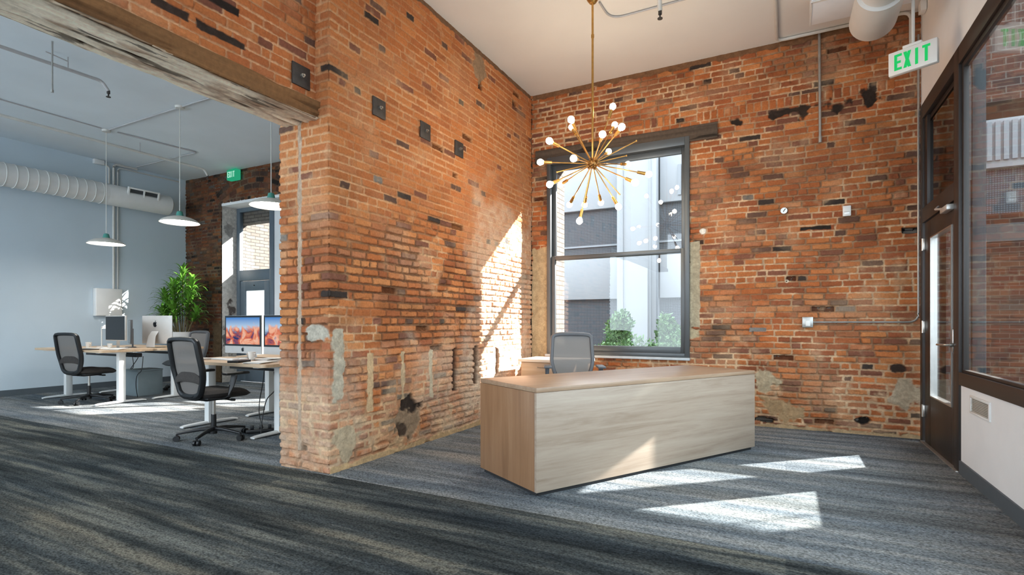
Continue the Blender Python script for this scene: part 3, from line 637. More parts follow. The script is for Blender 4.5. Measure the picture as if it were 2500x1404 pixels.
MB().tube(bend([(XR - .005, 5.456, .995), (XR - .06, 5.456, .995), (XR - .06, 5.70, .99)], .03), .009).cyl((XR - .004, 5.456, .995), (XR - .03, 5.456, .995), .018).build('lever_handle', M['chrome'], hp)
cb = MB().b2((XR - .05, 5.45, 2.10), (XR + .0, 5.66, 2.145), .006).build('door_closer', M['aluminium'], d1)
MB().tube([(XR - .03, 5.64, 2.14), (XR - .06, 5.75, 2.16), (XR - .03, 5.8, 2.19)], .01).build('closer_arm', M['aluminium'], cb)
MB().b2((XR - .03, 5.28, 0.0), (XR + .06, 6.52, .012), .003).build('threshold', M['galv'], d1)

# ---- glazing of the office's back wall (door_2 and side lights)
fy0, fy1 = 6.95, 7.03
fr = MB()
fr.b2((-9.93, fy0, 0), (-9.82, fy1, 3.55), .004).b2((-9.82, fy0, 3.42), (-8.2, fy1, 3.55), .004).b2((-8.93, fy0, 0), (-8.81, fy1, 3.42), .004).b2((-9.82, fy0, 2.03), (-8.93, fy1, 2.24), .004)
wo = fr.build('window_4', M['blue_grey']); struct(wo)
MB().b2((-9.82, 6.985, 2.24), (-8.93, 6.991, 3.42)).build('pane', M['glass'], wo, smooth=False)
MB().b2((-8.81, 6.97, .0), (-8.2, 7.0, 3.42), .004).build('side_panel', M['white_wall'], wo)
w5 = frame_rect(MB(), -6.0, -3.95, .2, 3.15, 7.05, 7.12, .05, .05, .08, .06).b2((-5.0, 7.05, .28), (-4.93, 7.12, 3.09), .004).b2((-5.95, 7.05, 2.0), (-4.0, 7.12, 2.07), .004).b2((-6.0, YB + .02, -.1), (-3.95, 7.12, .2)).build('window_5', M['blue_grey']); struct(w5)
MB().b2((-5.96, 7.08, .26), (-3.99, 7.086, 3.1)).build('pane', M['glass'], w5, smooth=False)
d2 = frame_rect(MB(), -9.80, -8.95, .01, 2.02, 6.96, 7.0, .14, .14, .3, .19).build('door_2', M['blue_grey']); struct(d2)
MB().b2((-9.66, 6.975, .3), (-9.09, 6.981, 1.84)).build('pane', M['glass'], d2, smooth=False)
MB().b2((-9.655, 6.99, .305), (-9.095, 6.994, 1.835)).build('added_panel', M['added_panel'], d2, smooth=False)  # translucent panel added so the door glass reads white
MB().sphere((-9.38, 6.952, 1.93), .012).build('bolt_head', M['black_plastic'], d2)
# old rendered left jamb and pale soffit inside the recess
jm = wall_relief('wall_office_jamb', [(-9.925, 6.64), (-9.925, 6.96)], 0, 3.55, .012, .01, 51, light=.9, ero=.6, tone=1.0, pal_w=(0, .1, .1, 0, .1, .1, .1, .1, .1, .6),
            feats=[('box', -.1, .5, -.1, 3.7, (196, 191, 184), .0, .05), ('blob', .0, .2, .5, 1.1, (110, 104, 100), -.01, .12), ('blob', .1, .3, 1.0, 1.6, (96, 88, 84), -.01, .12), ('blob', .05, .25, 2.9, 3.2, (150, 146, 142), -.006, .1)])
jm.location.x = .012
struct(MB().b2((-9.93, 6.64, 3.50), (-8.2, 6.95, 3.56)).build('trim_8', M['white_wall'], smooth=False))

# ---- outside
struct(MB().b2((-30, 7.2, -.5), (30, 40, -.15)).b2((1.42, -8, -.5), (30, 7.2, -.06)).build('floor_outside', M['concrete'], smooth=False))
# neighbouring wall that closes the entry court: opening with a crossbar
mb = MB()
mb.b2((1.415, YB, -.1), (1.55, 7.2, 8)).b2((4.16, YB, -.1), (9, 7.2, 8)).b2((1.55, YB, 3.3), (4.16, 7.2, 8))  # unseen right end and height extended to block sun
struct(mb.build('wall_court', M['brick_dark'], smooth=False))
struct(MB().b2((1.55, 7.0, 2.0), (2.92, 7.1, 2.18)).b2((2.71, 7.0, 0), (2.92, 7.1, 3.3)).b2((3.78, 7.05, 0), (3.795, 7.065, 3.3)).build('door_3', M['bronze'], smooth=False))
struct(MB().b2((1.31, 5.5, -.06), (1.43, 5.66, 4.3), .01).b2((1.335, 5.48, -.06), (1.40, 5.5, 4.3), .004).build('trim_5', P('teal_black_steel', rgb(22, 32, 38), .5, var=.3, scale=3)))
struct(MB().b2((1.0, 10, -.3), (9, 10.3, 2.76)).build('wall_alley', M['brick_dark'], smooth=False))

# white parking building across the alley
bl = thing('parking_building', 'white parking building with dark perforated screens outside the windows', 'building', (0, 14, -.15))
z0 = .15
for x in (-10.1, -3.985, 2.1, 8.2):
    MB().b2((x, -.25, 0), (x + 1.035, .5, 6.4 + z0), .01).b2((x + .14, -.28, .3), (x + .17, -.25, 6.3)).b2((x + .87, -.28, .3), (x + .9, -.25, 6.3)).build('column', M['facade'], bl)
for za, zb, nm in ((1.84, 3.02, 'spandrel'), (4.33, 5.9, 'spandrel')):
    for x0, x1 in ((-16, -10.1), (-9.065, -3.985), (-2.95, 2.1), (3.135, 8.2), (9.235, 15)):
        sp = MB().b2((x0 + .04, 0, za + z0), (x1 - .04, .3, zb + z0), .01).build(nm, M['facade'], bl)
        if za > 4 and x1 > -3:
            lm = MB(); n = int((x1 - x0 - 1.0) / .13)
            for i in range(n): lm.b2((x0 + .5 + i * .13, -.05, 4.47 + z0), (x0 + .58 + i * .13, 0, 5.25 + z0))
            lm.build('louvre', M['facade_grey'], sp, smooth=False)
for za, zb in ((0, 1.84), (3.02, 4.33)):
    for x0, x1 in ((-16, -10.1), (-9.065, -3.985), (-2.95, 2.1), (3.135, 8.2), (9.235, 15)):
        sc = MB().b2((x0, .12, za + z0), (x1, .2, zb + z0)).build('perforated_screen', M['perf'], bl, smooth=False)
        if za > 1: MB().b2((x0, .08, za + .28 + z0), (x1, .12, za + .33 + z0)).build('rail', M['facade_grey'], sc)
MB().b2((-16, .3, 0), (15, 1, 6.3)).build('core', M['facade_grey'], bl, smooth=False)

def shrub(name, label, loc, blobs, n, group=None, mat='shrub'):
    r = thing(name, label, 'shrub', loc, 0, group); R = random.Random(hash(label) % 1000 if False else len(label) * 7 + n)
    st = MB()
    for (cx, cy, cz, rx, ry, rz) in blobs: st.tube([(cx * .3, cy * .3, 0), (cx * .7, cy * .7, cz * .5), (cx, cy, cz)], .014, n=6)
    st.build('stem', M['stem'], r)
    b = bmesh.new()
    for i in range(n):
        cx, cy, cz, rx, ry, rz = blobs[i % len(blobs)]
        v = Vector((R.gauss(0, 1), R.gauss(0, 1), R.gauss(0, 1))).normalized() * (R.random() ** .35)
        p = Vector((cx + v.x * rx, cy + v.y * ry, max(.02, cz + v.z * rz)))
        d = Vector((R.gauss(0, 1), R.gauss(0, 1), R.gauss(.4, 1))).normalized(); sd = d.cross(Vector((R.random(), R.random(), R.random()))).normalized()
        L = .05 + R.random() * .045; W = L * .32; nn = d.cross(sd) * .008
        a = [b.verts.new(q) for q in (p, p + d * L * .5 + sd * W + nn, p + d * L, p + d * L * .5 - sd * W + nn)]
        b.faces.new(a)
    m = MB(); m.bm.free(); m.bm = b; m.build('foliage', M[mat], r, smooth=False); return r
G = 'shrubs outside the tall window'
shrub('shrub', 'upright green shrub outside the tall window, left of the white column', (-2.93, 10.2, -.15), [(0, 0, 1.1, .26, .3, .42), (.08, 0, 1.3, .2, .25, .3), (-.12, 0, .7, .26, .3, .4)], 2600, G)
shrub('shrub', 'upright green shrub outside the tall window, right of the white column', (-1.95, 10.2, -.15), [(0, 0, 1.0, .25, .3, .4), (.14, 0, .85, .25, .3, .4), (-.06, 0, 1.22, .16, .2, .3)], 2400, G)
shrub('shrub', 'low spreading shrub with white flowers between the two upright shrubs', (-2.4, 9.3, -.15), [(-.5, 0, .6, .35, .3, .4), (0, 0, .7, .4, .3, .42), (.4, 0, .62, .4, .3, .42), (.85, 0, .6, .4, .3, .42), (-.95, 0, .45, .35, .3, .4)], 4200, G)

# ================================================================ FIXTURES ON WALLS AND CEILING
G = 'anchor plates on the brick'
def anchor(label, c, s=.165):
    r = thing('anchor_plate', label, 'anchor plate', c, 0, G)
    MB().box((.006, 0, 0), (.012, s, s), bev=.003).build('plate', M['iron'], r)
    MB().cyl((.01, 0, 0), (.03, 0, 0), .016, n=6).cyl((.03, 0, 0), (.045, 0, 0), .009, n=10).build('bolt', M['chrome'], r)
    return r
anchor('square iron anchor plate on the brick above the timber beam', (-3.272, 2.82, 3.05))
anchor('square iron anchor plate on the long brick wall, nearest the pier corner', (XP, 3.525, 3.035), .16)
anchor('square iron anchor plate on the long brick wall, middle one of its row', (XP, 4.185, 3.05), .16)
anchor('square iron anchor plate on the long brick wall, farthest along towards the window', (XP, 4.785, 3.05), .16)

# thermostat, round cover, outlet with conduit
r = thing('thermostat', 'small white thermostat box on the brick back wall', 'thermostat', (.578, YB, 2.365))
MB().box((0, -.018, 0), (.075, .04, .11), bev=.006).build('cover', M['white_metal'], r)
MB().box((0, -.039, -.02), (.05, .003, .03), bev=.001).build('dial', M['aluminium'], r)
r = thing('wall_stud', 'small round metal cover on the brick back wall', 'cover plate', (-.015, YB, 2.428))
MB().cyl((0, .0, 0), (0, -.02, 0), .034, n=24).build('disc', M['chrome'], r)
MB().box((.004, -.021, .004), (.008, .004, .04), Matrix.Rotation(.6, 4, 'Y')).build('slot', M['iron'], r)
r = thing('power_outlet', 'grey metal outlet box at the end of a conduit on brick', 'outlet', (.215, YB, 1.185))
MB().box((0, -.022, 0), (.105, .05, .115), bev=.005).build('box', M['galv'], r)
MB().box((.002, -.049, -.012), (.045, .006, .06), bev=.004).build('socket_face', M['white_metal'], r)
MB().tube(bend([(.05, -.02, 0), (.975, -.02, 0), (.975, -.02, 2.9)], .09), .0105).build('conduit', M['galv'], r)
r = thing('conduit', 'thin vertical metal conduit running down the brick back wall from the ceiling', 'conduit', (.333, YB - .018, 3.17))
MB().tube([(0, 0, 0), (-.007, 0, 1.14)], .014).build('pipe', M['galv'], r)
MB().cyl((0, 0, -.04), (0, 0, .03), .019).build('coupling', M['galv'], r)
r = thing('conduit', 'white conduit looping along the ceiling above the brick back wall', 'conduit', (0, 0, ZC - .02))
MB().tube(bend([(-.09, 4.6, 0), (-.085, 6.56, 0), (1.12, 6.56, 0), (1.12, 6.56, -.55)], .08), .016).build('pipe', M['pipe_white'], r)
MB().box((1.185, 6.4, -.06), (.05, .1, .1), bev=.004).build('junction_box', M['white_metal'], r)

# exit sign by the glazed door
def letters(mb, text, w, hh, th, gap, y0, y1):
    n = len(text); tw = n * w + (n - 1) * gap; x = -tw / 2
    for ch in text:
        a, b, z0, z1 = x, x + w, -hh / 2, hh / 2
        if ch == 'E':
            mb.b2((a, y0, z0), (a + th, y1, z1))
            for zz in (z0, -th / 2, z1 - th): mb.b2((a + th, y0, zz), (b if zz != -th / 2 else b - .15 * w, y1, zz + th))
        elif ch == 'X':
            an = math.atan2(hh, w - th)
            for s_ in (1, -1):
                o_ = [(-(w / 2), -hh / 2), (-(w / 2) + th * 1.15, -hh / 2), (w / 2, hh / 2), (w / 2 - th * 1.15, hh / 2)]
                o_ = [(s_ * q[0], q[1]) for q in o_]
                mb.prism(o_, -y1, -y0, Matrix.Translation(((a + b) / 2, 0, 0)) @ Matrix.Rotation(PI / 2, 4, 'X'))
        elif ch == 'I': mb.b2(((a + b) / 2 - th / 2, y0, z0), ((a + b) / 2 + th / 2, y1, z1))
        elif ch == 'T':
            mb.b2(((a + b) / 2 - th / 2, y0, z0), ((a + b) / 2 + th / 2, y1, z1 - th)); mb.b2((a, y0, z1 - th), (b, y1, z1))
        x += w + gap
r = thing('exit_sign', 'white EXIT sign with green letters hanging near the glazed door', 'exit sign', (.925, 5.33, 3.335), math.radians(-27.5))
MB().box((0, 0, 0), (.335, .05, .195), bev=.008).build('housing', M['sign_white'], r)
lb = MB(); letters(lb, 'EXIT', .052, .13, .019, .012, -.029, -.024); lb.build('lettering', M['sign_green'], r, smooth=False)
MB().box((.0, 0, .107), (.13, .06, .022), bev=.004).build('canopy', M['sign_white'], r)
MB().tube([(.0, .0, .115), (.0, .0, ZC - 3.335)], .012).build('stem', M['pipe_white'], r)

# air grille in the low white wall
r = thing('air_grille', 'small white air grille in the low white wall below the pane', 'grille', (XR, 4.79, .578))
g_ = MB()
for lo, hi in (((-.21, -.066), (.21, -.05)), ((-.21, .05), (.21, .066)), ((-.21, -.05), (-.19, .05)), ((.19, -.05), (.21, .05))):
    g_.b2((-.012, lo[0], lo[1]), (.0, hi[0], hi[1]), .002)
g_.build('frame', M['white_metal'], r)
g_ = MB()
for i in range(9): g_.box((-.004, 0, -.045 + i * .0112), (.01, .38, .003), Matrix.Rotation(.6, 4, 'Y'))
g_.build('slats', P('grille_slats', rgb(196, 194, 186), .5), r)
MB().b2((-.001, -.19, -.05), (0.0, .19, .05)).build('backing', P('grille_shadow', rgb(150, 148, 140), .8), r)

# ducts
def spiral_duct(mb, x, y0, y1, z, r, pitch=.13, n=36):
    prof = []; y = y0
    while y < y1 - pitch:
        prof += [(r, y), (r, y + pitch - .012), (r + .007, y + pitch - .009), (r + .007, y + pitch - .003)]; y += pitch
    prof += [(r, y), (r, y1)]
    mb.lathe(prof, (x, 0, z), n, Matrix.Rotation(-PI / 2, 4, 'X'))
r = thing('air_duct', 'white spiral duct running along the pale blue office wall', 'duct', (-10.7, 0, 3.47))
mb = MB(); spiral_duct(mb, 0, -3.55, 5.0, 0, .182); mb.build('duct_pipe', M['duct'], r)
mb = MB().lathe([(.0, 1.07), (.165, 1.07), (.185, 1.05), (.187, .0), (.182, -.02)], (0, 5.0, 0), 36, Matrix.Rotation(-PI / 2, 4, 'X')); mb.build('end_section', M['duct'], r)
v = frame_rect(MB(), -.27, .27, -.1, .1, -.02, .02, .03, .03, .03, .03)
v.b2((-.01, -.02, -.07), (.01, .02, .07)); vo = v.build('vent', M['white_metal'], r); vo.location = (.178, 5.52, .07); vo.rotation_euler = (.25, 0, PI / 2)
sl = MB()
for i in range(12): sl.box((0, .005, -.066 + i * .012), (.5, .012, .003), Matrix.Rotation(.6, 4, 'X'))
sl.build('slats', M['grey_plastic'], vo); MB().b2((-.25, .01, -.08), (.25, .016, .08)).build('backing', M['black_plastic'], vo)
r = thing('air_duct', 'white round spiral duct ending below the ceiling near the exit sign', 'duct', (.69, 0, 3.87))
mb = MB(); spiral_duct(mb, 0, -2.0, 5.15, 0, .15); mb.build('duct_pipe', M['duct'], r)
MB().lathe([(.15, -.01), (.176, 0), (.18, .5), (.172, .52), (.0, .525)], (0, 5.15, 0), 40, Matrix.Rotation(-PI / 2, 4, 'X')).build('end_section', M['duct'], r)
for yy in (1.0, 4.9): MB().b2((-.012, yy, .155), (.012, yy + .03, .46)).build('hanger', M['galv'], r)
r = thing('air_handler', 'white air handler box under the ceiling behind the round duct', 'air handler', (.62, 5.73, 4.09))
MB().b2((-.41, -.21, 0), (.42, .21, .24), .006)  .build('casing', P('cool_white_enamel', rgb(232, 238, 245), .45, var=.02), r)
MB().b2((-.37, -.214, .03), (.38, -.205, .2), .003).build('intake_grille', M['pipe_grey'], r)
MB().b2((-.41, -.22, -.004), (.42, -.2, .012)).b2((-.415, -.21, -.004), (-.40, .21, .012)).build('edge_trim', M['sign_white'], r)

# sprinkler pipes
def sprinkler(name, label, pts, r, head, mat='pipe_white', extra=None):
    t = thing(name, label, 'sprinkler pipe', pts[0])
    o = Vector(pts[0]); MB().tube(bend([Vector(p) - o for p in pts], .05), r).build('pipe', M[mat], t)
    h = Vector(head) - o
    hb = MB().cyl(h + Vector((0, 0, .035)), h + Vector((0, 0, .0)), .017).cyl(h, h - Vector((0, 0, .035)), .008).cyl(h - Vector((0, 0, .035)), h - Vector((0, 0, .042)), .024)
    hb.build('sprinkler_head', M['iron'], t)
    if extra:
        for a, b in extra: MB().tube([Vector(a) - o, Vector(b) - o], .006).build('hanger', M['pipe_grey'], t)
    return t
sprinkler('sprinkler_pipe', 'white sprinkler pipe on the ceiling beside the brass chandelier', [(-1.03, 3.6, 4.24), (-1.05, 5.02, 4.24), (-1.05, 5.06, 4.12)], .022, (-1.05, 5.06, 4.085), extra=[((-1.03, 4.3, 4.24), (-1.03, 4.3, ZC))])
sprinkler('sprinkler_pipe', 'grey sprinkler pipe with end head over the front of the office', [(-7.2, .5, 4.0), (-7.08, 3.26, 4.0), (-7.06, 3.32, 3.9)], .018, (-7.06, 3.32, 3.87), 'pipe_grey', [((-7.12, 2.95, 4.0), (-7.12, 2.95, ZCO)), ((-7.12, 2.95, 4.1), (-7.12, 2.75, 4.12))])
sprinkler('sprinkler_pipe', 'long white sprinkler pipe across the office ceiling above the spiral duct', [(-9.43, -3, 4.0), (-9.47, 6.0, 4.0), (-9.47, 6.06, 3.9)], .02, (-9.47, 6.06, 3.88), 'pipe_white', [((-9.45, 4.9, 4.0), (-9.45, 4.9, ZCO)), ((-9.45, 2.2, 4.0), (-9.45, 2.2, ZCO))])
r = thing('hanging_rod', 'thin vertical threaded rod hanging from the office ceiling', 'rod', (-6.87, 2.71, 3.62))
MB().tube([(0, 0, 0), (0, 0, .53)], .008).build('rod', M['galv'], r); MB().cyl((0, 0, -.01), (0, 0, .015), .014, n=6).build('nut', M['galv'], r)
# surface conduits on the office ceiling
r = thing('conduit', 'grey conduit on the office ceiling linking the pendant lamps', 'conduit', (0, 4.33, ZCO - .012))
for xa, xb in ((-9.2, -7.45), (-7.31, -5.6), (-5.46, -4.0)): MB().tube([(xa, 0, 0), (xb, 0, 0)], .011).build('pipe', M['pipe_grey'], r)
r = thing('conduit', 'grey conduit on the office ceiling bending from the far pendant lamp to the wall', 'conduit', (0, 0, ZCO - .014))
MB().tube(bend([(-9.2, 4.45, 0), (-9.05, 5.6, 0), (-10.9, 5.6, 0)], .05), .011).build('pipe', M['pipe_grey'], r)
r = thing('conduit', 'thin grey conduit on the office ceiling running forward from the far pendant lamp', 'conduit', (-9.24, 0, ZCO - .01))
MB().tube([(0, -3.4, 0), (0, 4.25, 0)], .008).build('pipe', M['pipe_grey'], r)
r = thing('switch_panel', 'white electrical panel on the pale blue wall with conduits above', 'electrical panel', (XL + .004, 5.185, 1.56))
MB().b2((0, -.215, -.25), (.10, .215, .25), .006).build('cabinet', M['white_metal'], r)
MB().b2((.10, -.205, -.24), (.108, .205, .24), .003).build('door', M['white_metal'], r)
MB().b2((.108, .15, -.03), (.116, .17, .03), .003).build('latch', M['grey_plastic'], r)
MB().tube(bend([(.035, .10, .25), (.035, .10, 2.57), (.035, .5, 2.57)], .08), .021).build('conduit', M['pipe_white'], r)
MB().tube(bend([(.03, .17, .25), (.03, .17, 2.52), (.03, 1.3, 2.52)], .08), .012).build('conduit', M['pipe_white'], r)
MB().tube(bend([(.03, .03, 2.0), (.03, .03, 2.5), (.03, -.12, 2.55)], .06), .016).build('conduit', M['pipe_white'], r)
MB().b2((.0, -.22, 2.50), (.07, -.06, 2.58), .004).build('junction_box', M['white_metal'], r)

# green exit sign in the office
r = thing('exit_sign', 'green glowing EXIT sign under the office ceiling above the door arch', 'exit sign', (-9.40, 6.53, 4.02))
MB().box((0, 0, 0), (.27, .11, .2), bev=.012).build('housing', M['sign_green_body'], r)
lb = MB(); letters(lb, 'EXIT', .042, .11, .015, .012, -.060, -.054); lb.build('lettering', M['sign_letters_pale'], r, smooth=False)

# ================================================================ LAMPS
HUB = Vector((-1.66, 4.90, 2.72))
ch = thing('chandelier', 'brass starburst chandelier with glowing round bulbs on a long rod', 'chandelier', HUB)
MB().lathe([(.0, -.06), (.03, -.055), (.05, -.03), (.065, 0)], (0, 0, ZC - HUB.z), 28).build('canopy', M['brass'], ch)
MB().tube([(0, 0, .04), (0, 0, ZC - HUB.z - .04)], .011).cyl((0, 0, 1.22), (0, 0, 1.25), .015).build('rod', M['brass'], ch)
hb = MB().sphere((0, 0, 0), .05, 20)
for i in range(14):
    a = i * 2.4; z = 1 - (i + .5) / 7; q = math.sqrt(max(0, 1 - z * z)); hb.cyl((0, 0, 0), (q * math.cos(a) * .066, q * math.sin(a) * .066, z * .066), .011, n=8)
hb.build('hub', M['brass_dark'], ch)
ARMS = [(0.174, 0.09, 0.554), (-0.033, -0.493, 0.264), (-0.28, 0.166, 0.456), (-0.243, -0.493, 0.108), (-0.48, -0.167, 0.037), (0.012, -0.55, -0.104), (0.256, -0.491, 0.086), (0.132, 0.3, 0.454), (0.39, -0.365, 0.168), (0.009, 0.496, 0.26), (0.21, 0.509, 0.102), (0.482, 0.264, -0.1), (0.457, -0.163, -0.279), (0.199, 0.2, -0.4), (-0.072, 0.484, -0.273), (-0.113, -0.058, -0.556), (-0.231, 0.419, -0.291), (-0.359, 0.307, -0.3), (-0.275, -0.41, -0.264), (-0.456, 0.317, -0.07)]
BARE = [(0.353, 0.296, 0.256), (0.265, 0.25, 0.11), (0.205, 0.219, -0.272), (-0.345, -0.066, -0.053)]
for p in ARMS:
    p = Vector(p); d = p.normalized(); L = p.length
    a = MB().tube([d * .04, d * (L - .1)], .0055, n=8).build('arm', M['brass'], ch)
    MB().cyl(d * (L - .115), d * (L - .035), .0145, .0165, n=16).build('socket', M['brass'], a)
    MB().lathe([(.0, .062), (.014, .059), (.026, .047), (.031, .032), (.028, .016), (.017, .0), (.013, -.01)], d * (L - .03), 18, d.to_track_quat('Z', 'Y').to_matrix().to_4x4()).build('bulb', M['bulb'], a)
for p in BARE:
    p = Vector(p); a = MB().tube([p.normalized() * .04, p], .0055, n=8).sphere(p, .009, 8).build('arm', M['brass'], ch)
r = thing('conduit', 'grey conduit curving across the ceiling to the chandelier canopy', 'conduit', (-1.66, 4.9, ZC - .012))
MB().tube(bend([(.04, .085, 0), (.05, .42, 0), (1.5, .42, 0)], .25, 8), .009).build('pipe', M['pipe_grey'], r)

G = 'pendant lamps over the office desks'
pt = thing('pendant_lamp', 'white pendant lamp with teal cap, farthest of three, by the electrical panel', 'pendant lamp', (-9.27, 4.33, 2.39), 0, G)
MB().lathe([(.243, 0), (.245, .006), (.215, .035), (.15, .068), (.08, .088), (.045, .096), (.04, .09), (.08, .08), (.15, .058), (.21, .027), (.238, .002), (.243, 0)], n=40).build('shade', M['shade'], pt)
MB().lathe([(.048, .088), (.042, .12), (.034, .155), (.012, .165), (.0, .166)], n=24).build('cap', M['teal'], pt)
MB().lathe([(.0, .018), (.1, .016), (.2, .012), (.222, .016)], n=40).build('diffuser', M['pend_light'], pt)
cd = MB().tube([(0, 0, .16), (0, 0, 1.72)], .0055).build('cord', M['pipe_white'], pt)
cn = MB().lathe([(.0, -.03), (.055, -.03), (.06, 0)], (0, 0, 1.755), 24).build('canopy', M['pipe_white'], pt)
def pendant(label, x, z):
    c = copy_tree(pt, label, (x, 4.33, z))
    for k in [k for k in bpy.data.objects if k.parent == c]:
        if k.name.startswith('cord'):
            k.data = k.data.copy()
            for v_ in k.data.vertices:
                if v_.co.z > 1: v_.co.z = ZCO - z - .03
        if k.name.startswith('canopy'): k.location.z = ZCO - z - 1.755
    return c
pendant('white pendant lamp with teal cap, middle one of three, before the pale blue wall', -7.38, 2.55)
pendant('white pendant lamp with teal cap, partly hidden by the brick pier', -5.53, 2.59)

# ================================================================ OFFICE CHAIR
def make_chair(label, loc, rz, group, arms=True, frame='black_plastic', mesh='mesh_dark', seatm='black_fabric', lumbar=True, lift=0.0):
    r = thing('office_chair', label, 'office chair', loc, rz, group)
    for k in range(5):
        a = math.radians(-130 + 72 * k); d = Vector((math.cos(a), math.sin(a), 0))
        lg = MB().sweep([d * .025 + Vector((0, 0, .105)), d * .12 + Vector((0, 0, .104)), d * .24 + Vector((0, 0, .088)), d * .325 + Vector((0, 0, .073))], [.05, .044, .036, .03], [.04, .036, .028, .022])
        lo = lg.build('base_leg', M[frame], r)
        q = d * .325; sd = Vector((-d.y, d.x, 0)); cb = MB()
        for s_ in (1, -1): cb.cyl(q + sd * s_ * .008 + Vector((0, 0, .029)), q + sd * s_ * .028 + Vector((0, 0, .029)), .028, n=18)
        cb.cyl(q + Vector((0, 0, .029)), q + Vector((0, 0, .07)), .009).build('castor', M['black_plastic'], lo)
    MB().cyl((0, 0, .055), (0, 0, .13), .032).cyl((0, 0, .13), (0, 0, .25), .024).build('hub', M[frame], r)
    MB().cyl((0, 0, .25), (0, 0, .40 + lift), .0155).build('gas_lift', M['chrome'], r)
    mc = MB().box((0, .0, .42 + lift), (.17, .26, .045), bev=.012).sweep([(0, -.08, .42 + lift), (0, -.2, .425 + lift), (0, -.265, .47 + lift)], [.12, .14, .2], .03, ref=(0, 0, 1))
    mc = mc.build('mechanism', M[frame], r)
    MB().tube([(.08, .03, .415 + lift), (.2, .04, .405 + lift), (.25, .04, .41 + lift)], .007).cyl((.22, .04, .408 + lift), (.275, .04, .41 + lift), .012).build('lever', M[frame], mc)
    # seat cushion
    b = bmesh.new(); nx, ny = 14, 14; rows = {}
    for s_ in (1, -1):
        for i in range(nx + 1):
            for j in range(ny + 1):
                u = -1 + 2 * i / nx; v = -1 + 2 * j / ny
                ed = max(abs(u), abs(v)); pw = 1 - abs(u) ** 6; pw *= 1 - abs(v) ** 6
                x = u * .25 * (1 - .08 * max(0, -v)) * (1 - .06 * abs(v) ** 4); y = v * .24 * (1 - .06 * abs(u) ** 4) + .02
                z = .472 + lift + s_ * .042 * max(0, pw) ** .4 - (.03 * max(0, v - .55) / .45) + .012 * abs(u) ** 2
                rows[(s_, i, j)] = b.verts.new((x, y, z))
    for s_ in (1, -1):
        for i in range(nx):
            for j in range(ny): b.faces.new([rows[(s_, *q)] for q in ((i, j), (i + 1, j), (i + 1, j + 1), (i, j + 1))])
    bmesh.ops.remove_doubles(b, verts=b.verts, dist=.0008)
    m = MB(); m.bm.free(); m.bm = b; m.build('seat', M[seatm], r, angle=60)
    MB().box((0, .01, .437 + lift), (.42, .40, .018), bev=.008).build('seat_pan', M[frame], r)
    # back: ring frame, mesh, lumbar pad
    def by(z): return -.235 - .03 * math.sin((z - .47) * 3.2) - .16 * max(0, z - .62) ** 1.2
    def hw(z):
        k = (z - .47) / .55; return .15 + .085 * math.sin(min(1, k * 1.9) * PI / 2) - .03 * max(0, k - .45)
    side = []
    for i in range(15):
        z = .50 + .47 * i / 14; side.append((hw(z), z))
    top = [(hw(.97) - .004, .99), (hw(.97) - .03, 1.01), (hw(.97) - .09, 1.018), (0, 1.021)]
    bot = [(0, .452), (.07, .455), (.12, .468), (.145, .484)]
    half = bot + side + top
    loop = half + [(-x, z) for x, z in half[-2:0:-1]]
    dz = lift
    pts = [(x, by(z) - (.0) + .18 * (x * x), z + dz) for x, z in loop]
    wl = [.044 + .02 * max(0, (.62 - z) / .2) for x, z in loop]
    MB().sweep(pts, [min(.06, w_) for w_ in wl], .058, ref=(0, -1, .15), closed=True, n=12).build('back_frame', M[frame], r)
    b = bmesh.new(); g = {}
    nz_, nx_ = 18, 12
    for s_ in (0, 1):
        for j in range(nz_ + 1):
            z = .462 + .55 * j / nz_
            hh = hw(max(.5, min(z, .97)))
            if z < .5: hh = .07 + .08 * (z - .452) / .05
            if z > .985: hh -= .02
            for i in range(nx_ + 1):
                x = hh * (-1 + 2 * i / nx_); g[(s_, j, i)] = b.verts.new((x, by(z) + .18 * x * x + .01 - .012 * (1 - (x / .24) ** 2) + s_ * .002, z + dz))
        for j in range(nz_):
            for i in range(nx_): b.faces.new([g[(s_, *q)] for q in ((j, i), (j, i + 1), (j + 1, i + 1), (j + 1, i))])
    m = MB(); m.bm.free(); m.bm = b; m.build('back_mesh', M[mesh], r)
    if lumbar:
        MB().sweep([(x, by(.66) + .18 * x * x - .012, .655 + dz - .05 * (abs(x) / .2) ** 3) for x in [-.2, -.16, -.1, -.04, .04, .1, .16, .2]], [.05, .075, .095, .1, .1, .095, .075, .05], .014, ref=(0, -1, .1)).build('lumbar_pad', M['black_fabric'], r)
    if arms:
        for s_ in (1, -1):
            a = MB().sweep([(s_ * .10, -.02, .425 + lift), (s_ * .24, -.02, .43 + lift), (s_ * .285, -.02, .47 + lift), (s_ * .29, .0, .56 + lift), (s_ * .29, .03, .66 + lift)], [.06, .055, .05, .05, .06], [.022, .022, .024, .026, .028], ref=(s_ * .3, 0, 1)).build('armrest', M[frame], r)
            MB().box((s_ * .285, .05, .675 + lift), (.085, .25, .026), bev=.011).build('arm_pad', M[frame], a)
    return r
G = 'office chairs'
make_chair('black mesh office chair with armrests, nearest, behind the brick pier desk', (-5.15, 3.36, 0), math.radians(-1), G)
make_chair('black mesh armless office chair at the desk by the pale blue wall', (-9.17, 4.06, 0), math.radians(9), G, arms=False)
make_chair('grey office chair mostly hidden behind the far side of the wall desk', (-9.62, 5.72, 0), math.radians(186), G, frame='grey_plastic', mesh='mesh_grey', seatm='grey_fabric')
make_chair('grey office chair mostly hidden under the far desk beside the brick pier', (-5.75, 5.32, 0), math.radians(178), G, frame='grey_plastic', mesh='mesh_grey', seatm='grey_fabric')
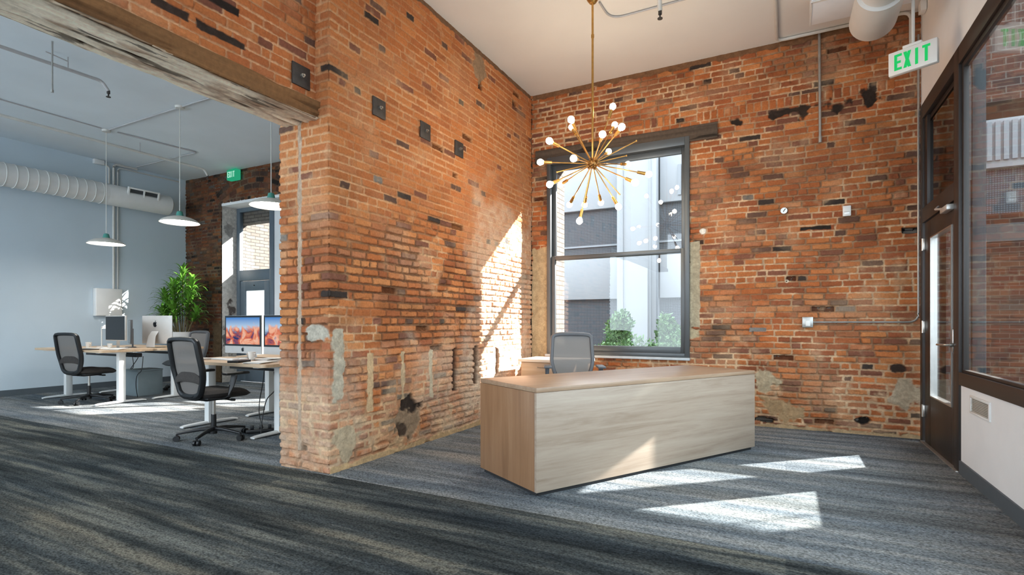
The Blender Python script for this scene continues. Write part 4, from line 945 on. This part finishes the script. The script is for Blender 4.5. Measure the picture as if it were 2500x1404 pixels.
make_chair('grey mesh office chair behind the wooden reception desk', (-2.05, 5.42, 0), math.radians(205), G, frame='grey_plastic', mesh='mesh_grey', seatm='grey_fabric', lumbar=False, lift=.03)

# ================================================================ RECEPTION DESK
rd = thing('reception_desk', 'long pale wooden reception desk with plain front panel', 'desk', (-1.485, 3.224, 0), math.atan2(2.166, 1.233))
L_, D_, H_ = 2.49, .765, .735
MB().b2((0, 0, H_ - .032), (L_, D_, H_), .002).build('desk_top', M['oak_top'], rd)
MB().b2((.0, .0265, .028), (.03, D_, H_ - .034), .0015).build('side_panel', M['oak_z_bounce'], rd)
MB().b2((L_ - .03, .0265, .028), (L_, D_, H_ - .034), .0015).build('side_panel', M['oak_z_bounce'], rd)
MB().b2((.0, .0, .028), (L_, .026, H_ - .034), .0015).build('front_panel', M['oak_x'], rd)
MB().b2((.03, .02, 0), (L_ - .03, .06, .03)).b2((.02, .03, 0), (.06, D_ - .03, .03)).b2((L_ - .06, .03, 0), (L_ - .02, D_ - .03, .03)).build('plinth', M['kick'], rd)
cz = thing('storage_cabinet', 'low pale wooden cabinet below the window behind the reception desk', 'cabinet', (-2.62, 6.1, 0))
MB().b2((-.29, -.24, .01), (.27, .24, .70), .002).build('carcass', M['maple_x'], cz)
MB().b2((-.31, -.29, .70), (.50, .25, .735), .003).build('cabinet_top', P('pale_laminate', rgb(226, 212, 194), .4, var=.03), cz)
for z0_, z1_ in ((.52, .69), (.30, .51), (.03, .29)):
    dr = MB().b2((-.275, -.258, z0_), (.255, -.241, z1_), .002).build('drawer', M['maple_x'], cz)
    MB().tube(bend([(-.06, -.258, z1_ - .05), (-.06, -.28, z1_ - .055), (.04, -.28, z1_ - .055), (.04, -.258, z1_ - .05)], .012), .005).build('pull', M['chrome'], dr)
    if z0_ > .5: MB().cyl((.22, -.256, z1_ - .035), (.22, -.264, z1_ - .035), .009).build('lock', M['iron'], dr)
MB().b2((.44, -.25, 0), (.47, .24, .70), .002).build('end_panel', M['maple_x'], cz)

# ================================================================ OFFICE DESKS
G = 'white legged office desks'
def make_desk(label, x0, x1, y0, y1, h):
    r = thing('office_desk', label, 'desk', ((x0 + x1) / 2, (y0 + y1) / 2, 0), 0, G); w = (x1 - x0) / 2; d = (y1 - y0) / 2
    rr = .06; o_ = []
    for cx, cy, a in ((w - rr, d - rr, 0), (-w + rr, d - rr, PI / 2), (-w + rr, -d + rr, PI), (w - rr, -d + rr, 1.5 * PI)): o_ += arc(cx, cy, rr, a, a + PI / 2, 6)
    MB().prism(o_, h - .03, h).build('desk_top', M['maple_x'], r)
    MB().box((0, 0, h - .05), (2 * w - .3, .08, .035), bev=.003).box((0, .15, h - .045), (2 * w - .3, .04, .02), bev=.003).build('crossbeam', M['white_metal'], r)
    MB().box((0, d - .1, h - .1), (2 * w - .5, .09, .06), bev=.008).build('cable_tray', M['black_plastic'], r)
    for s_ in (1, -1):
        x = s_ * (w - .21); lg = MB().b2((x - .04, -.045, .02), (x + .04, .045, h - .035), .006).b2((x - .04, -d + .06, h - .045), (x + .04, d - .06, h - .03), .004).build('leg', M['white_metal'], r)
        MB().sweep([(x, -.33, .014), (x, -.29, .02), (x, 0, .026), (x, .29, .02), (x, .33, .014)], .07, [.02, .028, .04, .028, .02], ref=(0, 0, 1)).build('foot', M['white_metal'], lg)
    return r
make_desk('white legged wooden desk nearest the armless chair, along the pale blue wall', -10.42, -8.45, 3.87, 4.6, .79)
make_desk('white legged wooden desk behind the first one by the pale blue wall', -10.42, -8.45, 4.64, 5.37, .79)
make_desk('white legged wooden desk beside the brick pier, before the two lit screens', -6.17, -4.56, 3.49, 4.2, .76)
make_desk('white legged wooden desk beyond the two lit screens', -6.2, -4.56, 4.31, 5.03, .76)

# ---- all-in-one computers
def screen_pic(name, seed):
    m, nt, out = new_mat(name)
    tc = N(nt, 'ShaderNodeTexCoord'); sx = N(nt, 'ShaderNodeSeparateXYZ'); nt.links.new(tc.outputs['Generated'], sx.inputs[0])
    no = N(nt, 'ShaderNodeTexNoise', inp={'Scale': 3.2, 'Detail': 5.0, 'Distortion': 1.1}); mp = N(nt, 'ShaderNodeMapping'); mp.inputs['Location'].default_value = (seed, seed * .7, 0); mp.inputs['Scale'].default_value = (1.2, 1, .7)
    nt.links.new(tc.outputs['Generated'], mp.inputs['Vector']); nt.links.new(mp.outputs[0], no.inputs['Vector'])
    sky = ramp(nt, [(0, rgb(60, 80, 130)), (.3, rgb(110, 130, 170)), (.6, rgb(190, 215, 235)), (1, rgb(70, 130, 200))]); nt.links.new(sx.outputs[2], sky.inputs[0])
    mt = ramp(nt, [(0.35, rgb(40, 60, 110)), (.5, rgb(215, 110, 80)), (.62, rgb(245, 190, 160)), (.75, rgb(90, 110, 160))]); nt.links.new(no.outputs['Fac'], mt.inputs[0])
    a = N(nt, 'ShaderNodeMath', operation='MULTIPLY_ADD'); a.inputs[1].default_value = -1.1; nt.links.new(no.outputs['Fac'], a.inputs[0])
    nt.links.new(sx.outputs[2], a.inputs[2])
    b = N(nt, 'ShaderNodeMapRange'); b.inputs['From Min'].default_value = -.02; b.inputs['From Max'].default_value = .12; nt.links.new(a.outputs[0], b.inputs[0])
    mx = N(nt, 'ShaderNodeMix', data_type='RGBA'); nt.links.new(b.outputs[0], mx.inputs[0]); nt.links.new(mt.outputs[0], mx.inputs[6]); nt.links.new(sky.outputs[0], mx.inputs[7])
    e = N(nt, 'ShaderNodeEmission'); e.inputs[1].default_value = .45; nt.links.new(mx.outputs[2], e.inputs[0]); nt.links.new(e.outputs[0], out.inputs[0]); return m
def fruit(mb, s, m):
    o_ = [(0, -.42), (.14, -.5), (.3, -.42), (.42, -.18), (.32, -.1), (.27, .05), (.32, .2), (.42, .28), (.3, .42), (.12, .42), (0, .36), (-.14, .42), (-.32, .4), (-.45, .2), (-.46, -.05), (-.36, -.32), (-.16, -.5)]
    mb.prism([(x * s, y * s) for x, y in o_], -.002, .002, m)
    mb.prism([(x * s, y * s) for x, y in [(0, .46), (.03, .6), (.15, .72), (.17, .58), (.1, .48)]], -.002, .002, m)
def make_imac(label, loc, rz, z, pic, w=.65, lit=True):
    """screen faces local -Y; origin on the desk"""
    r = thing('desktop_computer', label, 'computer', (*loc, z), rz, 'desktop computers'); hh = .445; b0 = .06
    # tapered body
    b = bmesh.new(); hw = w / 2; fr_ = [(-hw, 0, b0), (hw, 0, b0), (hw, 0, b0 + hh), (-hw, 0, b0 + hh)]; m1 = [(x, .008, q) for x, _, q in fr_]
    bk = [(x * .62, .04, b0 + hh / 2 + (q - b0 - hh / 2) * .6) for x, _, q in fr_]; rs = [[b.verts.new(p) for p in L] for L in (fr_, m1, bk)]
    b.faces.new(rs[0]); b.faces.new(rs[2])
    for A, B in zip(rs, rs[1:]):
        for i in range(4): b.faces.new((A[i], A[(i + 1) % 4], B[(i + 1) % 4], B[i]))
    mb = MB(); mb.bm.free(); mb.bm = b; body = mb.build('body', M['aluminium'], r, angle=50)
    MB().b2((-hw + .002, -.003, b0 + .085), (hw - .002, -.0003, b0 + hh - .002)).build('bezel', M['screen_black'], r)
    MB().b2((-hw + .024, -.0045, b0 + .107), (hw - .024, -.0032, b0 + hh - .024)).build('screen', pic if lit else M['screen_black'], r, smooth=False)
    MB().sweep([(0, .035, b0 + .2), (0, .09, b0 + .12), (0, .12, .012), (0, .115, .006), (0, -.05, .005), (0, -.06, .004)], [.15, .16, .19, .19, .19, .19], [.008, .008, .01, .008, .008, .006], ref=(0, 1, .35)).build('stand', M['aluminium'], r)
    fb = MB(); fruit(fb, .045, Matrix.Translation((0, -.001, b0 + .043)) @ Matrix.Rotation(PI / 2, 4, 'X'))
    fb.build('emblem', M['screen_black'], r, smooth=False)
    fb = MB(); fruit(fb, .085, Matrix.Translation((0, .0405, b0 + hh * .69)) @ Matrix.Rotation(PI, 4, 'Z') @ Matrix.Rotation(PI / 2, 4, 'X')); fb.build('back_emblem', M['screen_black'], r, smooth=False)
    return r
P1 = screen_pic('screen_picture_mountain', 1.3); P2 = screen_pic('screen_picture_mountain_b', 4.1)
make_imac('silver desktop computer with colourful picture on screen, fully visible beside the pier', (-5.665, 4.05), 0, .76, P1)
make_imac('silver desktop computer with colourful picture on screen, cut off by the brick pier', (-4.97, 4.05), 0, .76, P2)
make_imac('silver desktop computer seen from behind on the wall desk', (-8.86, 4.85), PI + math.radians(8.5), .79, P1)
r = thing('monitor', 'dark switched off monitor facing the armless chair on the wall desk', 'monitor', (-9.08, 4.36, .79))
MB().b2((-.275, 0, .12), (.275, .03, .5), .006).build('casing', M['aluminium'], r)
MB().b2((-.262, -.004, .132), (.262, .0, .488)).build('screen', M['screen_black'], r, smooth=False)
MB().b2((-.03, .03, .01), (.03, .05, .3), .004).b2((-.12, -.06, 0), (.12, .12, .012), .004).build('stand', M['aluminium'], r)
r = thing('monitor', 'narrow dark monitor turned edge-on behind the switched off one', 'monitor', (-9.22, 4.63, .79), math.radians(-22))
MB().b2((-.19, 0, .06), (.19, .025, .44), .006).build('casing', M['grey_plastic'], r)
MB().b2((-.18, -.004, .07), (.18, .0, .43)).build('screen', M['screen_black'], r, smooth=False)
MB().b2((-.03, .03, .01), (.03, .05, .3), .004).b2((-.09, -.05, 0), (.09, .08, .012), .004).build('stand', M['grey_plastic'], r)

# ---- things on the desks
def keyboard(label, loc, rz=0):
    r = thing('keyboard', label, 'keyboard', loc, rz, 'keyboards'); MB().box((0, 0, .006), (.42, .115, .012), bev=.003).build('base', M['aluminium'], r)
    k = MB()
    for j in range(5):
        for i in range(14): k.box((-.19 + i * .0292, -.042 + j * .021, .0135), (.025, .017, .004))
    k.build('keys', M['paper'], r, smooth=False); return r
def mouse(label, loc):
    return tag(MB().sphere(loc, .055, 16, (.56, 1, .32)).build('mouse', M['paper']), label, 'mouse', 'computer mice')
keyboard('white keyboard before the fully visible lit screen', (-5.62, 3.8, .76)); mouse('white mouse beside the keyboard at the lit screen', (-5.28, 3.78, .777))
keyboard('white keyboard before the switched off monitor', (-9.1, 4.1, .79)); mouse('white mouse before the switched off monitor', (-8.78, 4.08, .807))
r = thing('laptop', 'closed silver laptop lying at the left end of the pier desk', 'laptop', (-5.95, 3.68, .76), .1)
MB().box((0, 0, .006), (.32, .22, .011), bev=.004).build('base', M['aluminium'], r); MB().box((0, 0, .0148), (.32, .22, .006), bev=.0025).build('lid', M['aluminium'], r)
tag(MB().box((-5.12, 3.62, .7725), (.13, .2, .025), .3, bev=.004).build('notebook', M['black_plastic']), 'small black notebook on the pier desk near the brick', 'notebook')
for i, (x, y, a, l) in enumerate(((-4.86, 3.68, .2, 'white paper sheets on the pier desk, against the brick pier'), (-5.22, 4.06, .1, 'white paper sheets on the pier desk, below the cut off screen'), (-8.68, 4.2, .5, 'white paper sheets on the wall desk near its rounded corner'))):
    z = .76 if i < 2 else .79
    pb = MB()
    for q in range(5): pb.box((x + q * .004, y - q * .003, z + .002 + q * .003), (.21, .29, .002), a + q * .06)
    tag(pb.build('paper_stack', M['paper'], smooth=False), l, 'papers', 'loose papers')
def cup(label, loc, s=1.0, mat='paper'):
    r = thing('cup', label, 'cup', loc, 0, 'cups'); MB().lathe([(.0, .004), (.028 * s, .004), (.03 * s, 0), (.04 * s, .095 * s), (.037 * s, .095 * s), (.028 * s, .01), (.0, .01)], n=20).build('body', M[mat], r)
    MB().tube([(.036 * s, 0, .075 * s), (.062 * s, 0, .07 * s), (.062 * s, 0, .035 * s), (.034 * s, 0, .025 * s)], .005).build('handle', M[mat], r); return r
cup('white cup between the two lit screens', (-5.3, 3.9, .76)); cup('white cup left of the switched off monitor', (-9.5, 4.2, .79)); cup('white cup under the switched off monitor', (-9.0, 4.25, .79), .85)
tag(MB().box((-8.98, 3.97, .797), (.3, .12, .014), .05, bev=.004).build('notebook', M['iron']), 'flat dark notebook at the front edge of the wall desk', 'notebook')
r = thing('desk_lamp', 'small white desk lamp with a bent arm left of the switched off monitor', 'lamp', (-9.6, 4.42, .79))
MB().lathe([(0, 0), (.07, 0), (.07, .012), (.012, .02), (0, .02)], n=24).build('base', M['white_metal'], r)
MB().tube(bend([(0, 0, .015), (0, 0, .33), (.14, -.02, .34)], .03), .008).build('arm', M['white_metal'], r)
MB().lathe([(.012, .03), (.03, .0), (.045, -.03), (.042, -.03), (.02, .01)], (.15, -.02, .33), 20).build('lamp_head', M['white_metal'], r)
# under the wall desk
r = thing('storage_box', 'grey storage box on the floor under the wall desks', 'box', (-9.4, 4.93, 0))
M['box_grey'] = P('blue_grey_plastic', rgb(132, 146, 150), .5, var=.04); MB().b2((-.2, -.19, .0), (.2, .19, .40), .008).build('body', M['box_grey'], r); MB().b2((-.205, -.195, .40), (.205, .195, .425), .006).build('lid', M['box_grey'], r)
def cable(label, pts, r=.005, mat='black_plastic'):
    out = []; pts = [Vector(p) for p in pts]
    for i in range(len(pts) - 1):
        p0 = pts[max(i - 1, 0)]; p1 = pts[i]; p2 = pts[i + 1]; p3 = pts[min(i + 2, len(pts) - 1)]
        for k in range(8):
            t = k / 8; out.append(.5 * ((2 * p1) + (p2 - p0) * t + (2 * p0 - 5 * p1 + 4 * p2 - p3) * t * t + (3 * p1 - p0 - 3 * p2 + p3) * t ** 3))
    out.append(pts[-1])
    return tag(MB().tube(out, r, n=8).build('cable', M[mat]), label, 'cable', 'loose cables')
cable('black cable hanging below the wall desk, left of the storage box', [(-9.1, 4.61, .66), (-9.05, 4.6, .5), (-9.15, 4.61, .46), (-9.0, 4.62, .6), (-8.95, 4.62, .66)])
cable('black cable hanging below the wall desk over the storage box', [(-8.9, 4.66, .66), (-8.9, 4.64, .45), (-8.95, 4.6, .36), (-9.02, 4.62, .2), (-9.05, 4.66, .01)])
cable('long black cable looping from the pier desk down to the carpet', [(-5.2, 3.98, .64), (-5.22, 3.98, .5), (-5.3, 4.0, .3), (-5.28, 3.98, .14), (-5.16, 3.93, .03), (-5.08, 3.9, .008), (-5.02, 3.92, .008)])
cable('thin black cable drooping beside the white leg of the pier desk', [(-5.0, 3.95, .64), (-4.98, 3.95, .45), (-4.92, 3.8, .36), (-4.88, 3.72, .2), (-4.86, 3.68, .01)])
r = thing('power_strip', 'black power strip with plugs on the carpet under the pier desk', 'power strip', (-4.98, 3.78, 0), .9)
MB().box((0, 0, .022), (.3, .055, .042), bev=.008).build('body', M['black_plastic'], r)
for q in range(3): MB().box((-.09 + q * .085, 0, .065), (.035, .03, .045), bev=.006).build('plug', M['black_plastic'], r)

# ================================================================ PLANT
pl = thing('potted_plant', 'tall leafy green plant in a white planter in the office corner', 'potted plant', (-10.28, 6.08, 0))
MB().lathe([(.0, .0), (.14, .0), (.15, .01), (.20, 1.0), (.205, 1.01), (.19, 1.012), (.185, .96), (.0, .96)], n=40).build('planter', M['white_metal'], pl)
MB().lathe([(.0, .975), (.187, .965)], n=32).build('soil', M['soil'], pl)
R = random.Random(9); sb = MB(); b = bmesh.new()
def leaf(b, p, yaw, pitch, L, W, droop):
    n = 7; pr = None; pos = Vector(p); d0 = pitch; f = Vector((math.cos(yaw), math.sin(yaw), 0)); sd = Vector((-f.y, f.x, 0))
    for i in range(n + 1):
        t = i / n; w = W * (math.sin(PI * min(1, t * .92 + .08)) ** .8) * (1 - t * .25) if i < n else .0005
        up = Vector((0, 0, .25 * w)); a = [b.verts.new(q) for q in (pos - sd * w + up, pos, pos + sd * w + up)]
        if pr:
            b.faces.new((pr[0], pr[1], a[1], a[0])); b.faces.new((pr[1], pr[2], a[2], a[1]))
        pr = a; ang = d0 - droop * t * t; pos = pos + (f * math.cos(ang) + Vector((0, 0, 1)) * math.sin(ang)) * (L / n)
stems = [(0, 0, 2.18, .02, 0), (.07, .03, 2.0, .16, .03), (-.08, .03, 1.95, -.17, .0), (.03, -.08, 1.86, .06, -.16), (-.05, -.06, 1.72, -.2, -.14), (.09, -.03, 1.64, .26, -.06), (-.1, .0, 1.5, -.27, -.03), (0, .08, 1.78, .02, .1), (.05, -.1, 1.46, .16, -.2), (-.04, -.1, 1.4, -.08, -.22), (.08, .04, 1.36, .3, .02), (-.09, -.03, 1.28, -.24, -.1)]
for sx, sy, h_, lx, ly in stems:
    tp = Vector((sx + lx, sy + ly, h_)); sb.tube([(sx, sy, .95), (sx + lx * .4, sy + ly * .4, .95 + (h_ - .95) * .5), tp], .012, n=8)
    for i in range(44):
        t = (i / 44); z = h_ - .36 * t * (h_ - .95) - .02; k = (z - .95) / (h_ - .95)
        p = Vector((sx + lx * k, sy + ly * k, z)); yaw = i * 2.4 + R.random() * .6
        leaf(b, p, yaw, 1.25 - .95 * t + R.uniform(-.2, .2), R.uniform(.30, .48) * (.72 + .28 * t), R.uniform(.016, .026), R.uniform(1.4, 2.5))
for v_ in b.verts:
    if v_.co.y > .48: v_.co.y = .48 + (v_.co.y - .48) * .1
    if v_.co.x < -.72: v_.co.x = -.72 + (v_.co.x + .72) * .1
sb.build('stem', M['stem'], pl); m = MB(); m.bm.free(); m.bm = b
fo = m.build('foliage', M['leaf'], pl)

# ================================================================ LIGHT
sun = bpy.data.lights.new('sun', 'SUN'); sun.energy = 14.5; sun.angle = math.radians(.6); sun.color = (1, .95, .88)
so = bpy.data.objects.new('sun', sun); COL.objects.link(so)
d = Vector((-1, -.92, -.78)); so.rotation_euler = d.to_track_quat('-Z', 'Y').to_euler(); so.location = (6, 12, 9)
w = bpy.data.worlds.new('World'); SC.world = w; w.use_nodes = True; nt = w.node_tree; nt.nodes.clear()
bg = nt.nodes.new('ShaderNodeBackground'); wo_ = nt.nodes.new('ShaderNodeOutputWorld')
bg.inputs[0].default_value = (.78, .9, 1.0, 1); bg.inputs[1].default_value = 2.8
nt.links.new(bg.outputs[0], wo_.inputs[0])

# ================================================================ CAMERA
cam = bpy.data.cameras.new('camera'); cam.sensor_width = 36; cam.lens = 1288 / 2500 * 36; cam.shift_y = 88 / 2500; cam.clip_start = .05
co = bpy.data.objects.new('camera', cam); COL.objects.link(co); co.location = (0, 0, 1.17); co.rotation_euler = (PI / 2, 0, math.radians(27.4))
SC.camera = co
SC.view_settings.view_transform = 'Standard'; SC.view_settings.look = 'None'; SC.view_settings.gamma = 1; SC.view_settings.use_curve_mapping = False
SC.view_settings.exposure = 1.12
SC.cycles.use_denoising = True
SC.cycles.max_bounces = 10; SC.cycles.diffuse_bounces = 6; SC.cycles.transparent_max_bounces = 16; SC.cycles.caustics_reflective = False; SC.cycles.caustics_refractive = False
SC.cycles.sample_clamp_indirect = 6.0
